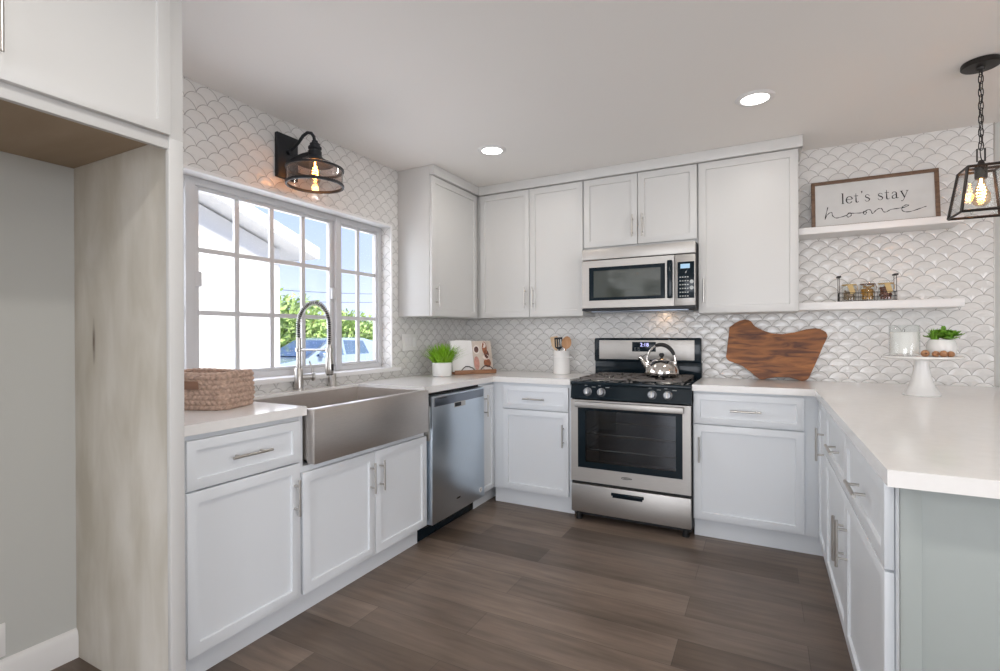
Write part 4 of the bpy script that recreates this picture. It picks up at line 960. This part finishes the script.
home = [(2.641, 1.994), (2.634, 1.962), (2.625, 1.918), (2.633, 1.938), (2.649, 1.956), (2.661, 1.956), (2.664, 1.938), (2.680, 1.921), (2.706, 1.923), (2.737, 1.933), (2.746, 1.945), (2.757, 1.941), (2.757, 1.927), (2.743, 1.919), (2.736, 1.930), (2.750, 1.941), (2.781, 1.939), (2.811, 1.938), (2.822, 1.945), (2.833, 1.938), (2.827, 1.927), (2.818, 1.933), (2.826, 1.945), (2.844, 1.954), (2.855, 1.946), (2.862, 1.927), (2.877, 1.943), (2.891, 1.953), (2.905, 1.953), (2.914, 1.933), (2.927, 1.929), (2.950, 1.941), (2.985, 1.944), (3.012, 1.947), (3.031, 1.956), (3.020, 1.960), (3.005, 1.952), (3.000, 1.935), (3.011, 1.921), (3.038, 1.918), (3.079, 1.930), (3.111, 1.941)]
hs = spline(home); nh = len(hs)
b.ribbon([(p[0] - so.x, p[1] - so.z - .008) for p in hs], [.0038 + .0014 * math.sin(i * .9) for i in range(nh)], FS, 0, .0006)
mesh('lettering', b, INK, r, local=True)

SZ = 1.3985; jy = -.112
r = thing('wire_caddy', 'small dark wire caddy with raised end handles holding jars on the lower shelf', 'caddy', (2.825, jy, SZ))
cx0, cx1, ca, cb = 2.690, 2.962, jy - .045, jy + .045
b = MB()
for z_ in (.004, .028, .052): b.tube([(cx0, ca, SZ + z_), (cx1, ca, SZ + z_), (cx1, cb, SZ + z_), (cx0, cb, SZ + z_)], .0012, 6, closed=True)
for i in range(7):
    x = cx0 + (cx1 - cx0) * i / 6; b.cyl((x, ca, SZ + .003), (x, cb, SZ + .003), .0010, seg=6)
    for yy in (ca, cb): b.cyl((x, yy, SZ + .003), (x, yy, SZ + .052), .0010, seg=6)
for x in (cx0, cx1):
    for i in range(1, 4): yy = ca + (cb - ca) * i / 4; b.cyl((x, yy, SZ + .003), (x, yy, SZ + .056), .0013, seg=6)
mesh('wire_basket', b, BRONZE, r)
for x in (cx0, cx1):
    b = MB(); b.tube([(x, ca + .01, SZ + .052), (x, ca + .012, SZ + .150), (x, cb - .012, SZ + .150), (x, cb - .01, SZ + .052)], .0016, 8); b.box(x - .010, x + .010, ca + .014, cb - .014, SZ + .146, SZ + .155, .002); mesh('handle', b, BRONZE, r)
JM = [mat('dried_flowers', (0.24, 0.17, 0.10), 0.7, noise=0.5, nscale=60), mat('golden_pasta', (0.38, 0.19, 0.025), 0.6, noise=0.4, nscale=60), mat('brown_spice', (0.15, 0.045, 0.02), 0.6, noise=0.5, nscale=60)]
TAGM = mat('kraft_tag', (0.56, 0.40, 0.18), 0.7, noise=0.05)
jl = ('small clamp-lid glass jar of pale dried flowers in the wire caddy', 'small clamp-lid glass jar of golden pasta in the wire caddy', 'small clamp-lid glass jar of brown spice in the wire caddy')
for i, jx in enumerate((2.742, 2.832, 2.918)):
    z0_ = SZ + .0055
    j = thing('glass_jar', jl[i], 'jar', (jx, jy, z0_), group='clamp-lid jars in the wire caddy')
    b = MB(); b.lathe([(0, 0), (.032, 0), (.036, .004), (.0365, .080), (.033, .090), (.033, .098), (.0315, .098), (.0315, .09), (.0345, .079), (.0345, .006), (0, .004)], (jx, jy, z0_), 28); mesh('glass', b, GLASS, j)
    b = MB(); fh = (.066, .084, .080)[i]
    for k in range(46 if i else 34):
        a = rnd.uniform(0, 2 * PI); q_ = math.sqrt(rnd.random()) * .028; zz = .010 + rnd.random() * (fh - .012); sz = rnd.uniform(.006, .010)
        Mx = Matrix.Translation((jx + q_ * math.cos(a), jy + q_ * math.sin(a), z0_ + zz)) @ Matrix.Rotation(rnd.uniform(0, PI), 4, Vector((rnd.random(), rnd.random(), rnd.random())).normalized())
        if i == 1: b.tube([(-sz, 0, -.003), (-sz * .4, .003, 0), (sz * .4, .003, .002), (sz, 0, 0)], .0035, 6, M=Mx)
        else: b.lathe([(0, -sz * .8), (sz * .7, -sz * .3), (sz * .8, sz * .2), (sz * .4, sz * .7), (0, sz * .8)], (0, 0, 0), 7, Mx)
    b.lathe([(0, .006), (.026, .006), (.026, fh - .016), (0, fh - .010)], (jx, jy, z0_), 16)
    fo = mesh('contents', b, JM[i], j); fo['kind'] = 'stuff'
    b = MB(); b.lathe([(.0335, .0985), (.034, .105), (.030, .112), (0, .114)], (jx, jy, z0_), 28); mesh('lid', b, GLASS, j)
    b = MB(); b.tube([(jx + .0355 * math.cos(2 * PI * k / 24), jy + .0355 * math.sin(2 * PI * k / 24), z0_ + .0955) for k in range(24)], .0028, 6, closed=True); b.tube([(jx + .036, jy, z0_ + .096), (jx + .042, jy, z0_ + .08), (jx + .040, jy, z0_ + .06)], .0016, 6); mesh('clamp_ring', b, TAGM if i != 1 else LEATHER, j)
    if i != 1:
        Mx = Matrix.Translation((jx + .006, jy - .0405, z0_ + .070)) @ Matrix.Rotation(-.3, 4, 'Y'); b = MB(); b.box(-.013, .013, -.0008, .0008, -.030, .026, 0, M=Mx); mesh('paper_tag', b, TAGM, j)

# ------------------------------------------------------------------ recessed lights
for x, y, lb in ((.783, -.958, 'recessed ceiling light nearer the window corner'), (2.257, -.953, 'recessed ceiling light in front of the wide wall cabinet')):
    r = thing('recessed_light', lb, 'ceiling light', (x, y, H), group='round recessed ceiling lights')
    b = MB(); b.lathe([(.062, H - .004), (.064, H - .008), (.084, H - .006), (.090, H - .0005), (.062, H - .0005), (.062, H - .004)], (x, y, 0), 48); mesh('trim_ring', b, TRIMW, r)
    b = MB(); b.lathe([(0, H - .0035), (.0625, H - .0035)], (x, y, 0), 40); mesh('lens', b, LENS, r)
    lamp('recessed_bulb', 'AREA', (x, y, H - .012), 2.6, (1, .95, .89), size=.12, aim=(0, 0, -1))
# further recessed lights of the same run, behind the camera
for x, y in ((1.5, -3.1), (2.9, -3.1), (1.5, -5.2), (3.6, -5.2), (5.2, -3.2)):
    lamp('recessed_bulb', 'AREA', (x, y, H - .012), 7, (1, .965, .92), size=.12, aim=(0, 0, -1))

# ------------------------------------------------------------------ edison bulb
def bulb(parent, c, top, L, R, e):
    """filament bulb hanging from z=top"""
    b = MB(); b.lathe([(R * .38, 0), (R * .40, -L * .12), (R * .62, -L * .35), (R * .95, -L * .60), (R, -L * .74), (R * .80, -L * .90), (R * .42, -L * .98), (0, -L)], (c[0], c[1], top), 28); g_ = mesh('bulb', b, AMBERG, parent)
    b = MB(); pth = []
    for i in range(120):
        f = i / 119; a = f * 2 * PI * 5; q_ = R * (.30 + .18 * math.sin(PI * f)); pth.append((c[0] + q_ * math.cos(a), c[1] + q_ * math.sin(a), top - L * (.22 + .58 * f)))
    b.tube(pth, R * .035, 6); b.cyl((c[0], c[1], top), (c[0], c[1], top - L * .35), R * .12, seg=8); mesh('filament', b, FILA, g_)
    lamp('bulb_glow', 'POINT', (c[0], c[1], top - L * .55), e, (1.0, .45, .16), radius=R * .6)

# wall sconce over the window
qx, qy = .205, -1.843
r = thing('wall_sconce', 'dark iron gooseneck wall lamp with glass shade over the window', 'wall lamp', (0, -1.862, 2.18))
b = MB(); b.box(.001, .024, -1.930, -1.796, 2.056, 2.293, .004); pl_ = mesh('wall_plate', b, CHARC, r)
b = MB(); b.box(.024, .026, -1.925, -1.801, 2.061, 2.288, .001); b.cyl((.024, -1.862, 2.20), (.045, -1.862, 2.20), .014); b.cyl((.024, -1.862, 2.13), (.040, -1.862, 2.13), .010); mesh('plate_boss', b, CHARC, pl_)
b = MB(); b.tube([(.024, -1.858, 2.205), (.06, -1.856, 2.218), (.095, -1.853, 2.245), (.125, -1.850, 2.275), (.155, -1.847, 2.288), (.182, -1.845, 2.280), (.199, -1.844, 2.258), (qx, qy, 2.225)], .0085, 12); mesh('gooseneck_arm', b, CHARC, r)
b = MB(); b.tube([(.024, -1.862, 2.140), (.08, -1.857, 2.158), (.13, -1.851, 2.168), (.180, -1.846, 2.170)], .015, 12); mesh('brace_arm', b, CHARC, r)
b = MB(); b.lathe([(0, 2.236), (.015, 2.236), (.017, 2.224), (.026, 2.220), (.026, 2.206), (.034, 2.203), (.034, 2.193), (.028, 2.190), (.028, 2.182), (.034, 2.179), (.034, 2.156), (.044, 2.144), (.066, 2.130), (.095, 2.117), (.093, 2.113), (.0, 2.132)], (qx, qy, 0), 40); mesh('socket_cap', b, CHARC, r)
b = MB(); b.lathe([(.090, 2.1155), (.120, 2.104), (.1405, 2.088), (.1405, 2.008)], (qx, qy, 0), 56)
mesh('glass_shade', b, SMOKEG, r)
for z_, zd in ((2.087, .006), (2.006, .009)):
    b = MB(); b.lathe([(.137, z_ + .005), (.146, z_ + .005), (.1475, z_), (.146, z_ - zd), (.137, z_ - zd), (.137, z_ + .005)], (qx, qy, 0), 56); mesh('shade_ring', b, CHARC, r)
bulb(r, (qx, qy), 2.126, .115, .030, 1.1)

# pendant over the peninsula
px_, py_ = 3.119, -.861
r = thing('lantern_pendant', 'black open-frame lantern pendant with filament bulb on a chain over the peninsula', 'pendant light', (px_, py_, H))
b = MB(); b.lathe([(0, H - .0005), (.064, H - .0005), (.066, H - .004), (.066, H - .018), (.062, H - .022), (.015, H - .024), (.012, H - .034), (0, H - .036)], (px_, py_, 0), 40); mesh('canopy', b, BRONZE, r)
zl = H - .036
n_l = 12; top_z, bot_z = zl + .006, 2.000; pit = (top_z - bot_z) / n_l
for i in range(n_l):
    zc = top_z - pit * (i + .5); hl = pit * .5 + .005; hw = .0085; pth = []
    for k in range(16):
        a = 2 * PI * k / 16; u = hw * (1 if math.cos(a) > 0 else -1) * abs(math.cos(a)) ** .6; v = hl * (1 if math.sin(a) > 0 else -1) * abs(math.sin(a)) ** .8
        pth.append((px_ + (u if i % 2 else u * .3), py_ + (u * .3 if i % 2 else -u), zc + v))
    b = MB(); b.tube(pth, .0019, 6, closed=True); mesh('chain_link', b, BRONZE, r)
b = MB(); b.tube([(px_ + .003 * math.sin(i * 1.3), py_, zl - i * (zl - 1.95) / 20) for i in range(21)], .0020, 6); mesh('cord', b, BLACKM, r)
b = MB(); b.tube([(px_ - .013, py_, 1.948), (px_ - .013, py_, 2.002), (px_ + .013, py_, 2.002), (px_ + .013, py_, 1.948)], .0035, 4, closed=True); mesh('hanging_loop', b, BRONZE, r)
ZT, ZB, ht, hb = 1.917, 1.725, .060, .087
def rod(b, p, q_, w_=.005):
    b.tube([p, q_], w_ * 1.2, 4)
b = MB()
ct_ = [Vector((px_ + sx_ * ht, py_ + sy_ * ht, ZT)) for sx_, sy_ in ((-1, -1), (1, -1), (1, 1), (-1, 1))]; cb_ = [Vector((px_ + sx_ * hb, py_ + sy_ * hb, ZB)) for sx_, sy_ in ((-1, -1), (1, -1), (1, 1), (-1, 1))]
for i in range(4):
    rod(b, ct_[i], ct_[(i + 1) % 4]); rod(b, cb_[i], cb_[(i + 1) % 4]); rod(b, ct_[i], cb_[i])
rod(b, (ct_[0] + ct_[1]) / 2, (ct_[2] + ct_[3]) / 2); rod(b, (ct_[1] + ct_[2]) / 2, (ct_[3] + ct_[0]) / 2)
mesh('lantern_frame', b, BRONZE, r)
for i in range(4):
    a_, c_, d_, e_ = ct_[i], ct_[(i + 1) % 4], cb_[(i + 1) % 4], cb_[i]
    nrm = (c_ - a_).cross(e_ - a_).normalized() * .001
    b = MB(); b.faces_from([a_ + nrm, c_ + nrm, d_ + nrm, e_ + nrm, a_ - nrm, c_ - nrm, d_ - nrm, e_ - nrm], [[0, 1, 2, 3], [7, 6, 5, 4], [0, 4, 5, 1], [1, 5, 6, 2], [2, 6, 7, 3], [3, 7, 4, 0]]); mesh('lantern_pane', b, GLASS, r)
b = MB(); b.lathe([(0, 1.952), (.008, 1.952), (.012, 1.940), (.012, 1.928), (.021, 1.926), (.021, 1.876), (.019, 1.872), (0, 1.872)], (px_, py_, 0), 28); mesh('socket', b, BRONZE, r)
bulb(r, (px_, py_), 1.873, .118, .032, 1.2)

# ------------------------------------------------------------------ outside the window
b = MB(); b.box(-60, -0.3, -40, 60, -.40, -.35); struct('ground_outside', b, mat('pale_driveway', (0.42, 0.41, 0.38), 0.9, noise=0.15, nscale=2))
STUC = mat('cream_stucco', (0.80, 0.77, 0.73), 0.9, bump=0.2, bscale=40); FASC = mat('white_fascia', (0.85, 0.84, 0.82), 0.7, noise=0.02); ROOFM = mat('asphalt_shingle', (0.22, 0.20, 0.19), 0.9, noise=0.3, nscale=8)
r = thing('neighbour_house', 'cream stucco gable-end house with white eaves outside the window', 'house', (-6, -3.5, -.35))
hx0 = -4.0; yc0 = 1.29; ye = 1.66; ze = 2.37; sl = .345; yp_ = -4.2
zr = lambda y: ze + sl * (ye - y) if y > yp_ else ze + sl * (ye - yp_) - sl * (yp_ - y)
b = MB(); b.prism([(yc0, -.35), (yc0, zr(yc0) - .03), (yp_, zr(yp_) - .03), (2 * yp_ - yc0, zr(yc0) - .03), (2 * yp_ - yc0, -.35)], hx0 - 7, hx0, lambda u, v, d: (d, u, v)); mesh('wall', b, STUC, r)
yo = 2 * yp_ - ye
b = MB(); b.prism([(ye, ze), (yp_, zr(yp_)), (yo, ze), (yo, ze + .05), (yp_, zr(yp_) + .05), (ye, ze + .05)], hx0 - 7.5, hx0 + .36, lambda u, v, d: (d, u, v)); mesh('soffit', b, FASC, r)
b = MB(); b.prism([(ye + .02, ze + .03), (yp_, zr(yp_) + .05), (yo - .02, ze + .03), (yo - .05, ze + .15), (yp_, zr(yp_) + .19), (ye + .05, ze + .15)], hx0 + .33, hx0 + .37, lambda u, v, d: (d, u, v)); mesh('fascia', b, FASC, r)
b = MB(); b.prism([(ye + .06, ze + .06), (yp_, zr(yp_) + .05), (yo - .06, ze + .06), (yo - .07, ze + .17), (yp_, zr(yp_) + .21), (ye + .07, ze + .17)], hx0 - 7.5, hx0 + .325, lambda u, v, d: (d, u, v)); mesh('roof', b, ROOFM, r)
b = MB(); b.box(hx0 - 7.5, hx0 + .36, ye - .01, ye + .05, ze - .01, ze + .14); mesh('gutter', b, FASC, r)

LEAF = mat('sunlit_leaves', (0.38, 0.52, 0.15), 0.6, noise=0.4, nscale=3)
def shrub(c, rx, ry, rz, n, label, seed):
    rn = random.Random(seed); t = thing('shrub', label, 'shrub', c, group='shrubs behind the car outside')
    b = MB()
    for i in range(n):
        while True:
            p = Vector((rn.uniform(-1, 1), rn.uniform(-1, 1), rn.uniform(-1, 1)))
            if p.length < 1: break
        p = p * (.55 + .45 * rn.random()); q_ = Vector((c[0] + p.x * rx, c[1] + p.y * ry, c[2] + rz * .98 + p.z * rz))
        a = Vector((rn.uniform(-1, 1), rn.uniform(-1, 1), rn.uniform(-.3, 1))).normalized(); s_ = rn.uniform(.06, .13); u = a.orthogonal().normalized(); v = a.cross(u)
        b.faces_from([q_ + u * s_, q_ + v * s_ * .55, q_ - u * s_, q_ - v * s_ * .55], [[0, 1, 2, 3]])
    mesh('foliage', b, LEAF, t)
    b = MB()
    for k in range(5):
        a = 2 * PI * k / 5; b.tube([(c[0], c[1], c[2]), (c[0] + .25 * rx * math.cos(a), c[1] + .25 * ry * math.sin(a), c[2] + rz * .6), (c[0] + .6 * rx * math.cos(a), c[1] + .6 * ry * math.sin(a), c[2] + rz * 1.3)], [.06, .04, .015], 6)
    mesh('stem', b, mat('bark', (0.16, 0.11, 0.07), 0.9, noise=0.3) if 'bark' not in bpy.data.materials else bpy.data.materials['bark'], t)
shrub((-11.5, 7.6, -.35), 1.6, 1.6, 1.58, 5200, 'big leafy green shrub beside the corner of the house outside', 3)
shrub((-12.0, 10.7, -.35), 1.4, 1.4, 1.38, 4200, 'green shrub seen over the car roof, midway along the row', 5)
shrub((-12.6, 13.5, -.35), 1.3, 1.3, 1.2, 3200, 'low green shrub at the street end of the row outside', 8)

r = thing('parked_car', 'pale blue-grey car parked in the driveway outside the window', 'car', (-9.0, 6.3, -.35))
CARP = mat('blue_grey_car_paint', (0.36, 0.44, 0.55), 0.25, 0.2, coat=0.6, noise=0.02); CARG = mat('car_glass', (0.10, 0.15, 0.22), 0.05, noise=0.02, spec=0.8)
cw = .88; cX = -9.0; g0 = -.35
prof = [(3.95, .32), (3.90, .62), (4.10, .80), (5.05, .93), (5.75, 1.00), (6.9, 1.02), (8.2, 1.02), (8.55, .98), (8.62, .60), (8.58, .32), (8.05, .25), (4.5, .25)]
b = MB(); b.prism([(y, z + g0) for y, z in prof], cX - cw, cX + cw, lambda u, v, d: (d, u, v), .05, 3); mesh('body', b, CARP, r)
cab_ = [(5.45, .96), (6.35, 1.43), (6.75, 1.49), (7.6, 1.48), (8.15, 1.36), (8.5, 1.0)]
b = MB(); n = len(cab_); k_ = lambda z: cw - .04 - .16 * (z - .96) / .53
b.faces_from([(cX - k_(z), y, z + g0) for y, z in cab_] + [(cX + k_(z), y, z + g0) for y, z in cab_], [list(range(n)), list(range(n, 2 * n))[::-1]] + [[i, i + 1, n + i + 1, n + i] for i in range(n - 1)] + [[n - 1, 0, n, 2 * n - 1]]); mesh('cabin', b, CARP, r)
b = MB()
q4 = lambda y, z, s_: (cX + s_ * (k_(z) + .006), y, z + g0)
b.faces_from([q4(5.72, 1.02, 1), q4(6.72, 1.02, 1), q4(6.72, 1.42, 1), q4(6.42, 1.40, 1)], [[0, 1, 2, 3]]); b.faces_from([q4(6.82, 1.02, 1), q4(7.75, 1.02, 1), q4(7.60, 1.40, 1), q4(6.82, 1.42, 1)], [[0, 1, 2, 3]])
mesh('side_window', b, CARG, r)
b = MB(); b.faces_from([(cX - k_(1.0) + .06, 5.50, 1.0 + g0), (cX + k_(1.0) - .06, 5.50, 1.0 + g0), (cX + k_(1.4) - .06, 6.28, 1.41 + g0), (cX - k_(1.4) + .06, 6.28, 1.41 + g0)], [[0, 1, 2, 3]])
for v in b.bm.verts: v.co.y -= .012; v.co.z += .012
mesh('windshield', b, CARG, r)
b = MB(); b.box(cX + cw - .02, cX + cw + .16, 5.78, 5.92, .98 + g0, 1.10 + g0, .03, 3); mesh('side_mirror', b, CARP, r)
for wy in (4.75, 7.75):
    for s_ in (-1, 1):
        b = MB(); b.cyl((cX + s_ * (cw - .17), wy, .32 + g0), (cX + s_ * (cw + .01), wy, .32 + g0), .32, seg=28, b=.03); wh = mesh('wheel', b, BLACKM, r)
        b = MB(); b.cyl((cX + s_ * (cw - .02), wy, .32 + g0), (cX + s_ * (cw + .02), wy, .32 + g0), .20, seg=20, b=.01); mesh('wheel_hub', b, NICKEL, wh)
# utility wires far beyond the shrubs
for zz, lb in ((3.05, 'upper overhead utility wire crossing the sky beyond the shrubs'), (2.55, 'lower overhead utility wire crossing the sky beyond the shrubs')):
    b = MB(); b.tube([(-16 - .3 * i, -2 + 2.6 * i, zz + .05 * i + .02 * (i - 5) ** 2) for i in range(11)], .012, 5); solo('utility_wire', b, CHARC, lb, 'overhead wire', 'overhead utility wires', (-16, 10, zz))
